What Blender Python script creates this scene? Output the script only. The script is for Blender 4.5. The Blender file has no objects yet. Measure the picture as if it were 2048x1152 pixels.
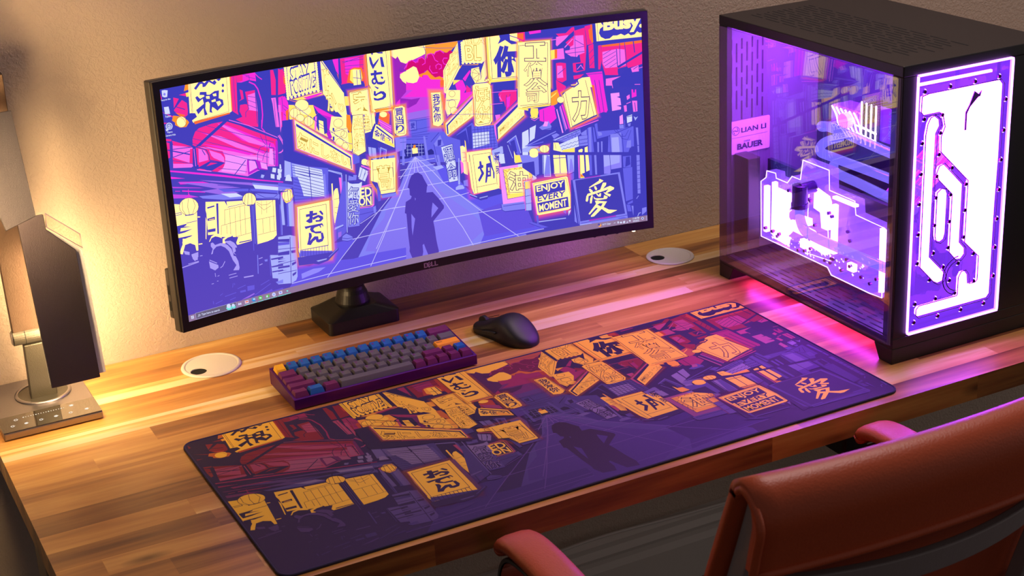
import bpy, bmesh, math, random
from mathutils import Vector, Matrix
from mathutils.geometry import tessellate_polygon
random.seed(7)
S = bpy.context.scene
COL = S.collection
D = 0.73            # height of the desk top above the floor; all lengths in metres

# ------------------------------------------------------------------ camera, world, room light, exposure
cam_d = bpy.data.cameras.new('camera'); cam = bpy.data.objects.new('camera', cam_d); COL.objects.link(cam)
CR = Vector((0.88786, -0.45733, -0.04982)); 
yaw, pitch, roll = -0.4547, -0.3746, -0.0535
fw = Vector((-math.sin(yaw)*math.cos(pitch), math.cos(yaw)*math.cos(pitch), math.sin(pitch)))
rt = Vector((math.cos(yaw), math.sin(yaw), 0)); up = rt.cross(fw)
r2 = rt*math.cos(roll)+up*math.sin(roll); u2 = -rt*math.sin(roll)+up*math.cos(roll)
M = Matrix((r2, u2, -fw)).transposed().to_4x4()
M.translation = Vector((-0.393, -2.3023, 0.9776+D))
cam.matrix_world = M
cam_d.sensor_width = 36; cam_d.lens = 3150.9/2048*36
cam_d.clip_start = 0.05; cam_d.clip_end = 50
cam_d.dof.use_dof = True; cam_d.dof.focus_distance = 2.35; cam_d.dof.aperture_fstop = 13
S.camera = cam
S.view_settings.view_transform = 'Standard'; S.view_settings.look = 'None'
S.view_settings.exposure = 0.0; S.view_settings.gamma = 1.0
S.view_settings.use_curve_mapping = False
S.cycles.transparent_max_bounces = 48
w = bpy.data.worlds.new('world'); S.world = w; w.use_nodes = True
w.node_tree.nodes['Background'].inputs[0].default_value = (1.0, 0.84, 0.80, 1)
w.node_tree.nodes['Background'].inputs[1].default_value = 0.11
def area(name, loc, target, size, power, color, sy=None):
    l = bpy.data.lights.new(name, 'AREA'); l.energy = power; l.color = color; l.size = size
    if sy: l.shape = 'RECTANGLE'; l.size_y = sy
    o = bpy.data.objects.new(name, l); COL.objects.link(o); o.location = loc
    o.rotation_euler = (Vector(target)-Vector(loc)).to_track_quat('-Z', 'Y').to_euler(); return o
area('ceiling_light', (1.25, -0.62, 2.65), (1.1, -0.5, 0.7), 0.7, 20, (1.0, 0.80, 0.78))

area('side_fill_light', (4.2, -2.1, 1.1), (1.6, 0, .45), 1.0, 8, (1.0, 0.86, 0.82))  # added unseen source, brightens the wall and baseboard under the desk

# ------------------------------------------------------------------ helpers
def lin(c):
    return tuple((x/12.92 if x <= 0.04045 else ((x+0.055)/1.055)**2.4) for x in c)
def rgb(r, g, b): return lin((r/255, g/255, b/255))
def new_mat(name):
    m = bpy.data.materials.new(name); m.use_nodes = True
    nt = m.node_tree; return m, nt, nt.nodes['Principled BSDF']
def N(nt, t, **kw):
    n = nt.nodes.new(t)
    for k, v in kw.items(): setattr(n, k, v)
    return n
def mat(name, col, rough=0.5, metal=0.0, bump=0.0, bscale=400, stretch=(1, 1, 1), vary=0.08, emit=None, estr=0, coat=0, spec=0.5):
    m, nt, b = new_mat(name)
    tc = N(nt, 'ShaderNodeTexCoord'); mp = N(nt, 'ShaderNodeMapping'); mp.inputs['Scale'].default_value = stretch
    nt.links.new(tc.outputs['Object'], mp.inputs['Vector'])
    no = N(nt, 'ShaderNodeTexNoise'); no.inputs['Scale'].default_value = bscale; no.inputs['Detail'].default_value = 3
    nt.links.new(mp.outputs['Vector'], no.inputs['Vector'])
    mx = N(nt, 'ShaderNodeMix', data_type='RGBA'); c1 = [max(0, x*(1-vary)) for x in col]; c2 = [x*(1+vary) for x in col]
    mx.inputs['A'].default_value = (*c1, 1); mx.inputs['B'].default_value = (*c2, 1)
    nt.links.new(no.outputs['Fac'], mx.inputs['Factor']); nt.links.new(mx.outputs['Result'], b.inputs['Base Color'])
    b.inputs['Roughness'].default_value = rough; b.inputs['Metallic'].default_value = metal
    b.inputs['Coat Weight'].default_value = coat; b.inputs['Specular IOR Level'].default_value = spec
    if bump:
        bp = N(nt, 'ShaderNodeBump'); bp.inputs['Strength'].default_value = bump; bp.inputs['Distance'].default_value = 0.001
        nt.links.new(no.outputs['Fac'], bp.inputs['Height']); nt.links.new(bp.outputs['Normal'], b.inputs['Normal'])
    if emit:
        b.inputs['Emission Color'].default_value = (*emit, 1); b.inputs['Emission Strength'].default_value = estr
    return m
def glow(name, col, s):
    m = bpy.data.materials.new(name); m.use_nodes = True; nt = m.node_tree; nt.nodes.clear()
    e = N(nt, 'ShaderNodeEmission'); e.inputs[0].default_value = (*col, 1); e.inputs[1].default_value = s
    o = N(nt, 'ShaderNodeOutputMaterial'); nt.links.new(e.outputs[0], o.inputs[0]); return m
def glassy(name, tint, ior=1.5, gcol=(1, 1, 1), rough=0.0, emit=None, estr=0.0, noise=0.0, rmax=1.0):
    """thin clear sheet: tinted see-through mixed with a mirror by Fresnel"""
    m = bpy.data.materials.new(name); m.use_nodes = True; nt = m.node_tree; nt.nodes.clear()
    t = N(nt, 'ShaderNodeBsdfTransparent'); t.inputs[0].default_value = (*tint, 1)
    g = N(nt, 'ShaderNodeBsdfGlossy'); g.inputs['Color'].default_value = (*gcol, 1); g.inputs['Roughness'].default_value = rough
    ge = N(nt, 'ShaderNodeNewGeometry'); dp = N(nt, 'ShaderNodeVectorMath', operation='DOT_PRODUCT'); nt.links.new(ge.outputs['Incoming'], dp.inputs[0]); nt.links.new(ge.outputs['Normal'], dp.inputs[1])
    ab = N(nt, 'ShaderNodeMath', operation='ABSOLUTE'); nt.links.new(dp.outputs['Value'], ab.inputs[0])
    om = N(nt, 'ShaderNodeMath', operation='SUBTRACT'); om.inputs[0].default_value = 1; nt.links.new(ab.outputs[0], om.inputs[1])
    pw = N(nt, 'ShaderNodeMath', operation='POWER'); pw.inputs[1].default_value = 5; nt.links.new(om.outputs[0], pw.inputs[0])
    F0 = ((ior-1)/(ior+1))**2
    f = N(nt, 'ShaderNodeMath', operation='MULTIPLY_ADD'); f.inputs[1].default_value = 1-F0; f.inputs[2].default_value = F0; nt.links.new(pw.outputs[0], f.inputs[0])
    x = N(nt, 'ShaderNodeMixShader'); nt.links.new(f.outputs[0], x.inputs[0]); nt.links.new(t.outputs[0], x.inputs[1]); nt.links.new(g.outputs[0], x.inputs[2])
    out = x.outputs[0]
    if noise:
        tc = N(nt, 'ShaderNodeTexCoord'); no = N(nt, 'ShaderNodeTexNoise'); no.inputs['Scale'].default_value = noise
        nt.links.new(tc.outputs['Object'], no.inputs['Vector'])
        bp = N(nt, 'ShaderNodeBump'); bp.inputs['Strength'].default_value = 0.4; bp.inputs['Distance'].default_value = 0.004
        nt.links.new(no.outputs['Fac'], bp.inputs['Height']); nt.links.new(bp.outputs[0], g.inputs['Normal'])
    if emit:
        e = N(nt, 'ShaderNodeEmission'); e.inputs[0].default_value = (*emit, 1); e.inputs[1].default_value = estr
        a = N(nt, 'ShaderNodeAddShader'); nt.links.new(out, a.inputs[0]); nt.links.new(e.outputs[0], a.inputs[1]); out = a.outputs[0]
    o = N(nt, 'ShaderNodeOutputMaterial'); nt.links.new(out, o.inputs[0]); return m

class Thing:
    def __init__(s, name, label, cat, loc, group=None):
        o = bpy.data.objects.new(name, None); COL.objects.link(o); o.location = loc; o.empty_display_size = 0.05
        o['label'] = label; o['category'] = cat
        if group: o['group'] = group
        s.o = o; s.loc = Vector(loc)
def put(name, bm, m, parent=None, bevel=0, seg=2, smooth=False, kind=None, label=None):
    """link bm (in world coordinates) as one mesh object"""
    me = bpy.data.meshes.new(name)
    org = Vector((0, 0, 0)); par = None
    if isinstance(parent, Thing): par = parent.o; org = parent.loc
    elif parent is not None: par = parent; org = Vector(parent['_org'])
    if org.length: bmesh.ops.translate(bm, verts=bm.verts, vec=-org)
    bmesh.ops.recalc_face_normals(bm, faces=bm.faces)
    bm.to_mesh(me); bm.free()
    for mm in (m if isinstance(m, (list, tuple)) else [m]): me.materials.append(mm)
    o = bpy.data.objects.new(name, me); COL.objects.link(o)
    if par is not None: o.parent = par
    o['_org'] = tuple(org)
    if smooth:
        for p in me.polygons: p.use_smooth = True
    if bevel:
        b = o.modifiers.new('bevel', 'BEVEL'); b.width = bevel; b.segments = seg; b.limit_method = 'ANGLE'; b.angle_limit = math.radians(35)
        if not smooth: b.harden_normals = False
    if kind: o['kind'] = kind
    if label: o['label'] = label
    return o
def V(x, y, z): return Vector((x, y, z+D))
def box(bm, a, b, mi=0, M=None):
    x0, y0, z0 = a; x1, y1, z1 = b
    vs = [bm.verts.new(p) for p in ((x0,y0,z0),(x1,y0,z0),(x1,y1,z0),(x0,y1,z0),(x0,y0,z1),(x1,y0,z1),(x1,y1,z1),(x0,y1,z1))]
    if M is not None:
        for v in vs: v.co = M @ v.co
    for f in ((3,2,1,0),(4,5,6,7),(0,1,5,4),(1,2,6,5),(2,3,7,6),(3,0,4,7)):
        bm.faces.new([vs[i] for i in f]).material_index = mi
    return vs
def NB(): return bmesh.new()
def dbox(a, b, M=None):
    """box with desk-relative z"""
    bm = NB(); box(bm, (a[0], a[1], a[2]+D), (b[0], b[1], b[2]+D), 0, M); return bm
def prism(bm, poly, fn, d0, d1, mi=0):
    """extrude 2-D poly; fn(u, v, d) -> 3-D point"""
    lo = [bm.verts.new(fn(u, v, d0)) for u, v in poly]; hi = [bm.verts.new(fn(u, v, d1)) for u, v in poly]
    n = len(poly); tris = tessellate_polygon([[Vector((u, v, 0)) for u, v in poly]])
    for t in tris:
        for ring in (lo, hi):
            try: bm.faces.new([ring[i] for i in t]).material_index = mi
            except ValueError: pass
    for i in range(n):
        j = (i+1) % n; bm.faces.new((lo[i], lo[j], hi[j], hi[i])).material_index = mi
def tube(bm, pts, r, n=12, caps=True, mi=0):
    pts = [Vector(p) for p in pts]; rs = r if isinstance(r, (list, tuple)) else [r]*len(pts)
    prev = None; a = None
    for i, p in enumerate(pts):
        d = (pts[min(i+1, len(pts)-1)]-pts[max(i-1, 0)]).normalized()
        if a is None:
            a = d.cross(Vector((0, 0, 1)) if abs(d.z) < .9 else Vector((1, 0, 0))).normalized()
        else: a = (a-d*a.dot(d)).normalized()
        b = d.cross(a)
        ring = [bm.verts.new(p+(a*math.cos(t)+b*math.sin(t))*rs[i]) for t in [2*math.pi*k/n for k in range(n)]]
        if prev:
            for k in range(n): bm.faces.new((prev[k], prev[(k+1) % n], ring[(k+1) % n], ring[k])).material_index = mi
        elif caps: bm.faces.new(ring[::-1]).material_index = mi
        prev = ring
    if caps: bm.faces.new(prev).material_index = mi
def lathe(bm, prof, c, n=40, axis=None, mi=0):
    """prof [(r, h)] around vertical axis at c (world)"""
    prev = None; c = Vector(c)
    for r, h in prof:
        ring = [bm.verts.new(c+Vector((r*math.cos(2*math.pi*k/n), r*math.sin(2*math.pi*k/n), h))) for k in range(n)] if r > 1e-6 else [bm.verts.new(c+Vector((0, 0, h)))]
        if prev:
            for k in range(n):
                q = [prev[k % len(prev)], prev[(k+1) % len(prev)], ring[(k+1) % len(ring)], ring[k % len(ring)]]
                q2 = []
                for v in q:
                    if v not in q2: q2.append(v)
                if len(q2) > 2: bm.faces.new(q2).material_index = mi
        prev = ring
def smooth_path(pts, k=6):
    """Catmull-Rom"""
    P = [Vector(p) for p in pts]; out = []
    for i in range(len(P)-1):
        p0 = P[max(i-1, 0)]; p1 = P[i]; p2 = P[i+1]; p3 = P[min(i+2, len(P)-1)]
        for j in range(k):
            t = j/k
            out.append(0.5*((2*p1)+(p2-p0)*t+(2*p0-5*p1+4*p2-p3)*t*t+(3*p1-p0-3*p2+p3)*t*t*t))
    out.append(P[-1]); return out
def ribbon(bm, path, side, w0, w1, th, mi=0):
    """flat bar: path of points in a plane perpendicular to 'side'; extends w0..w1 along side, thickness th"""
    side = Vector(side); prev = None; path = [Vector(p) for p in path]
    for i, p in enumerate(path):
        d = (path[min(i+1, len(path)-1)]-path[max(i-1, 0)]).normalized(); n = side.cross(d).normalized()
        ring = [bm.verts.new(p+side*w0-n*th/2), bm.verts.new(p+side*w1-n*th/2), bm.verts.new(p+side*w1+n*th/2), bm.verts.new(p+side*w0+n*th/2)]
        if prev:
            for k in range(4): bm.faces.new((prev[k], prev[(k+1) % 4], ring[(k+1) % 4], ring[k])).material_index = mi
        else: bm.faces.new(ring[::-1]).material_index = mi
        prev = ring
    bm.faces.new(prev).material_index = mi
def rrect(x0, y0, x1, y1, r, n=6):
    out = []
    for cx, cy, a in ((x1-r, y0+r, -90), (x1-r, y1-r, 0), (x0+r, y1-r, 90), (x0+r, y0+r, 180)):
        for k in range(n+1):
            t = math.radians(a+90*k/n); out.append((cx+r*math.cos(t), cy+r*math.sin(t)))
    return out

# text -> flat triangles
_tx = {}
def text_tris(s, offset=0.0):
    key = (s, offset)
    if key in _tx: return _tx[key]
    c = bpy.data.curves.new('t', 'FONT'); c.body = s; c.offset = offset; c.resolution_u = 3
    o = bpy.data.objects.new('t', c); COL.objects.link(o)
    me = o.evaluated_get(bpy.context.evaluated_depsgraph_get()).to_mesh()
    vs = [(v.co.x, v.co.y) for v in me.vertices]; fs = [tuple(p.vertices) for p in me.polygons]
    bpy.data.objects.remove(o); bpy.data.curves.remove(c)
    x0 = min(v[0] for v in vs); x1 = max(v[0] for v in vs); y0 = min(v[1] for v in vs); y1 = max(v[1] for v in vs)
    _tx[key] = (vs, fs, (x0, x1, y0, y1)); return _tx[key]
def text_bm(bm, s, fn, w, h, offset=0.0, th=0.0003, mi=0):
    """text filling w x h, fn(u, v, d) -> 3-D"""
    vs, fs, (x0, x1, y0, y1) = text_tris(s, offset)
    q = [((x-x0)/(x1-x0)*w, (y-y0)/(y1-y0)*h) for x, y in vs]
    bv = [bm.verts.new(fn(u, v, th)) for u, v in q]
    for f in fs:
        try: bm.faces.new([bv[i] for i in f]).material_index = mi
        except ValueError: pass

# ------------------------------------------------------------------ materials
M_black = mat('satin_black_plastic', rgb(22, 20, 22), 0.38, vary=.1)
M_blackm = mat('matt_black_plastic', rgb(17, 16, 19), 0.5, vary=.1, bump=.15, bscale=1500)
M_case = mat('black_powder_coat', rgb(15, 12, 18), 0.40, vary=.1, bump=.1, bscale=2500)
M_bezel = mat('monitor_bezel', rgb(14, 13, 15), 0.28, vary=.05)
M_bezel_side = mat('monitor_shell', rgb(52, 48, 46), 0.4, vary=.05)
M_alu = mat('brushed_aluminium', rgb(84, 68, 58), 0.5, 1.0, bump=.35, bscale=60, stretch=(60, 60, 1))
M_alu_sat = mat('satin_aluminium', rgb(150, 145, 150), 0.38, 1.0, bump=.05)
M_lampdark = mat('dark_brushed_metal', rgb(74, 66, 70), 0.42, 0.9, bump=.5, bscale=50, stretch=(70, 70, 1))
M_lampgrey = mat('grey_cast_metal', rgb(88, 84, 76), 0.45, 0.8, bump=.3, bscale=900)
M_clear = glassy('clear_acrylic', (.96, .95, .93), 1.45)
M_diff = mat('frosted_diffuser', rgb(200, 200, 205), 0.35, vary=.03)
M_white = mat('white_plastic', rgb(212, 205, 196), 0.42, vary=.03)
M_hole = mat('dark_hole', rgb(9, 8, 8), 0.9)
M_purple = mat('purple_anodised_metal', rgb(92, 30, 120), 0.38, 0.75, bump=.12, bscale=1800)
M_leather = mat('orange_leather', rgb(184, 80, 44), 0.42, bump=.35, bscale=420, vary=.12)
M_rubber = mat('black_rubber', rgb(12, 12, 13), 0.7)

# ------------------------------------------------------------------ room shell
def wall_material():
    m, nt, b = new_mat('textured_wall_paint')
    b.inputs['Base Color'].default_value = (*rgb(186, 168, 150), 1); b.inputs['Roughness'].default_value = 0.55
    tc = N(nt, 'ShaderNodeTexCoord')
    n1 = N(nt, 'ShaderNodeTexNoise'); n1.inputs['Scale'].default_value = 165; n1.inputs['Detail'].default_value = 4; n1.inputs['Distortion'].default_value = 1.0
    nt.links.new(tc.outputs['Object'], n1.inputs['Vector'])
    rp = N(nt, 'ShaderNodeValToRGB'); rp.color_ramp.elements[0].position = .42; rp.color_ramp.elements[1].position = .62
    nt.links.new(n1.outputs['Fac'], rp.inputs[0])
    bp = N(nt, 'ShaderNodeBump'); bp.inputs['Strength'].default_value = .38; bp.inputs['Distance'].default_value = .0017
    nt.links.new(rp.outputs[0], bp.inputs['Height']); nt.links.new(bp.outputs[0], b.inputs['Normal'])
    return m
M_wall = wall_material()
bm = NB(); box(bm, (-3, 0, 0), (4.5, .1, 2.8)); put('wall_back', bm, M_wall, kind='structure')
M_floor = mat('dark_carpet', rgb(48, 30, 26), 0.95, bump=.6, bscale=300, vary=.3)
bm = NB(); box(bm, (-3, -4, -.05), (4.5, .1, 0)); put('floor', bm, M_floor, kind='structure')
M_base = mat('painted_baseboard', rgb(205, 198, 188), 0.4, vary=.02)
bm = NB()
prof = [(0, 0), (-.018, 0), (-.018, .085), (-.013, .098), (-.013, .108), (-.016, .116), (-.009, .128), (-.011, .14), (-.004, .15), (0, .152)]
prism(bm, prof, lambda u, v, d: Vector((d, u, v)), -3, 4.5); put('baseboard_back', bm, M_base, kind='structure')

# ------------------------------------------------------------------ desk
def wood_material():
    m, nt, b = new_mat('acacia_butcher_block')
    at = N(nt, 'ShaderNodeAttribute', attribute_name='stave'); sep = N(nt, 'ShaderNodeSeparateColor')
    nt.links.new(at.outputs['Color'], sep.inputs[0])
    tc = N(nt, 'ShaderNodeTexCoord'); mp = N(nt, 'ShaderNodeMapping'); mp.inputs['Scale'].default_value = (1.6, 22, 22)
    off = N(nt, 'ShaderNodeCombineXYZ'); mm = N(nt, 'ShaderNodeMath', operation='MULTIPLY'); mm.inputs[1].default_value = 37
    nt.links.new(sep.outputs['Green'], mm.inputs[0]); nt.links.new(mm.outputs[0], off.inputs[0]); nt.links.new(mm.outputs[0], off.inputs[2])
    nt.links.new(tc.outputs['Object'], mp.inputs['Vector'])
    ad = N(nt, 'ShaderNodeVectorMath', operation='ADD'); nt.links.new(mp.outputs[0], ad.inputs[0]); nt.links.new(off.outputs[0], ad.inputs[1])
    n1 = N(nt, 'ShaderNodeTexNoise'); n1.inputs['Scale'].default_value = 1.3; n1.inputs['Detail'].default_value = 5; n1.inputs['Distortion'].default_value = .6
    nt.links.new(ad.outputs[0], n1.inputs['Vector'])
    n2 = N(nt, 'ShaderNodeTexNoise'); n2.inputs['Scale'].default_value = 7; n2.inputs['Detail'].default_value = 6
    nt.links.new(ad.outputs[0], n2.inputs['Vector'])
    # tone = stave tone + grain
    a1 = N(nt, 'ShaderNodeMath', operation='MULTIPLY_ADD'); a1.inputs[1].default_value = 1.15; nt.links.new(n1.outputs['Fac'], a1.inputs[0]); nt.links.new(sep.outputs['Red'], a1.inputs[2])
    a2 = N(nt, 'ShaderNodeMath', operation='MULTIPLY_ADD'); a2.inputs[1].default_value = .28; nt.links.new(n2.outputs['Fac'], a2.inputs[0]); nt.links.new(a1.outputs[0], a2.inputs[2])
    a3 = N(nt, 'ShaderNodeMath', operation='SUBTRACT'); a3.inputs[1].default_value = .715; nt.links.new(a2.outputs[0], a3.inputs[0])
    rp = N(nt, 'ShaderNodeValToRGB'); e = rp.color_ramp.elements
    e[0].position = 0.0; e[0].color = (*rgb(86, 48, 26), 1); e[1].position = 1.0; e[1].color = (*rgb(232, 202, 152), 1)
    for p, c in ((.25, (130, 82, 40)), (.5, (178, 121, 58)), (.72, (206, 153, 78)), (.86, (228, 188, 114))):
        k = e.new(p); k.color = (*rgb(*c), 1)
    nt.links.new(a3.outputs[0], rp.inputs[0])
    # knots
    vo = N(nt, 'ShaderNodeTexVoronoi'); vo.inputs['Scale'].default_value = 1.0; mp2 = N(nt, 'ShaderNodeMapping'); mp2.inputs['Scale'].default_value = (3.1, 9, 9)
    ad2 = N(nt, 'ShaderNodeVectorMath', operation='ADD'); nt.links.new(tc.outputs['Object'], mp2.inputs['Vector']); nt.links.new(mp2.outputs[0], ad2.inputs[0]); nt.links.new(off.outputs[0], ad2.inputs[1])
    nt.links.new(ad2.outputs[0], vo.inputs['Vector'])
    kr = N(nt, 'ShaderNodeValToRGB'); kr.color_ramp.elements[0].position = .02; kr.color_ramp.elements[0].color = (.12, .06, .03, 1); kr.color_ramp.elements[1].position = .11; kr.color_ramp.elements[1].color = (1, 1, 1, 1)
    nt.links.new(vo.outputs['Distance'], kr.inputs[0])
    ml = N(nt, 'ShaderNodeMix', data_type='RGBA', blend_type='MULTIPLY'); ml.inputs['Factor'].default_value = .8
    nt.links.new(rp.outputs[0], ml.inputs['A']); nt.links.new(kr.outputs[0], ml.inputs['B'])
    nt.links.new(ml.outputs['Result'], b.inputs['Base Color'])
    b.inputs['Roughness'].default_value = .36; b.inputs['Coat Weight'].default_value = .12; b.inputs['Coat Roughness'].default_value = .25
    bp = N(nt, 'ShaderNodeBump'); bp.inputs['Strength'].default_value = .12; bp.inputs['Distance'].default_value = .0006
    nt.links.new(n2.outputs['Fac'], bp.inputs['Height']); nt.links.new(bp.outputs[0], b.inputs['Normal'])
    return m
M_wood = wood_material()
DL, DR, DF, DB, DT = -.1797, 2.02, -.7546, -.001, .037
desk = Thing('desk', 'long butcher block desk of pale and brown wood staves against the wall', 'desk', (.9, -.38, 0))
def wood_top():
    bm = NB(); cl = bm.loops.layers.float_color.new('stave')
    rows = []; y = DF; rnd = random.Random(11)
    while y < DB-.006:
        h = rnd.choice([.010, .026, .036, .042, .046, .05])
        y2 = min(y+h, DB); 
        if DB-y2 < .012: y2 = DB
        rows.append((y, y2)); y = y2
    def face(pts, tone, seed):
        f = bm.faces.new([bm.verts.new(p) for p in pts])
        for l in f.loops: l[cl] = (tone, seed, 0, 1)
    tones = [.22, .34, .42, .48, .52, .56, .6, .66, .78]
    for ri, (a, b) in enumerate(rows):
        x = DL-rnd.uniform(0, .4)
        while x < DR:
            L = rnd.uniform(.3, .8); x2 = x+L
            p, q = max(x, DL), min(x2, DR)
            if q > p+1e-4:
                t = rnd.choice(tones) if (b-a) > .026 else rnd.choice([.85, .9, .95, .8])
                sd = rnd.random()
                face([(p, a, D), (q, a, D), (q, b, D), (p, b, D)], t, sd)
                if p == DL: face([(p, a, D-DT), (p, a, D), (p, b, D), (p, b, D-DT)], t-.1, sd)
                if q == DR: face([(q, a, D), (q, a, D-DT), (q, b, D-DT), (q, b, D)], t-.1, sd)
            x = x2
    x = DL
    for L, t in ((.42, .35), (.5, .3), (.36, .5), (.25, .3), (.34, .2), (.34, .45), (.6, .4)):
        x2 = min(x+L, DR); sd = rnd.random()
        face([(x, DF, D-DT), (x2, DF, D-DT), (x2, DF, D), (x, DF, D)], t, sd); x = x2
    face([(DL, DB, D), (DR, DB, D), (DR, DB, D-DT), (DL, DB, D-DT)], .4, .5)
    face([(DL, DF, D-DT), (DL, DB, D-DT), (DR, DB, D-DT), (DR, DF, D-DT)], .4, .6)
    bmesh.ops.remove_doubles(bm, verts=bm.verts, dist=1e-5)
    return bm
put('desk_top', wood_top(), M_wood, desk)
M_leg = mat('grey_steel', rgb(120, 112, 106), .45, .6)
for x in (-.13, 1.92):
    bm = NB(); box(bm, (x-.04, -.42, .03), (x+.04, -.34, D-.06)); box(bm, (x-.035, -.70, 0), (x+.035, -.06, .03)); box(bm, (x-.03, -.68, D-.06), (x+.03, -.08, D-DT))
    put('leg', bm, M_leg, desk, bevel=.004)
bm = NB(); box(bm, (-.1, -.40, D-.075), (1.9, -.36, D-DT-.001)); put('frame_rail', bm, M_black, desk, bevel=.003)
bm = NB(); box(bm, (.872, -.742, D-.075), (.915, -.64, D-DT-.0005)); put('height_controller', bm, M_black, desk, bevel=.004)

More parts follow.
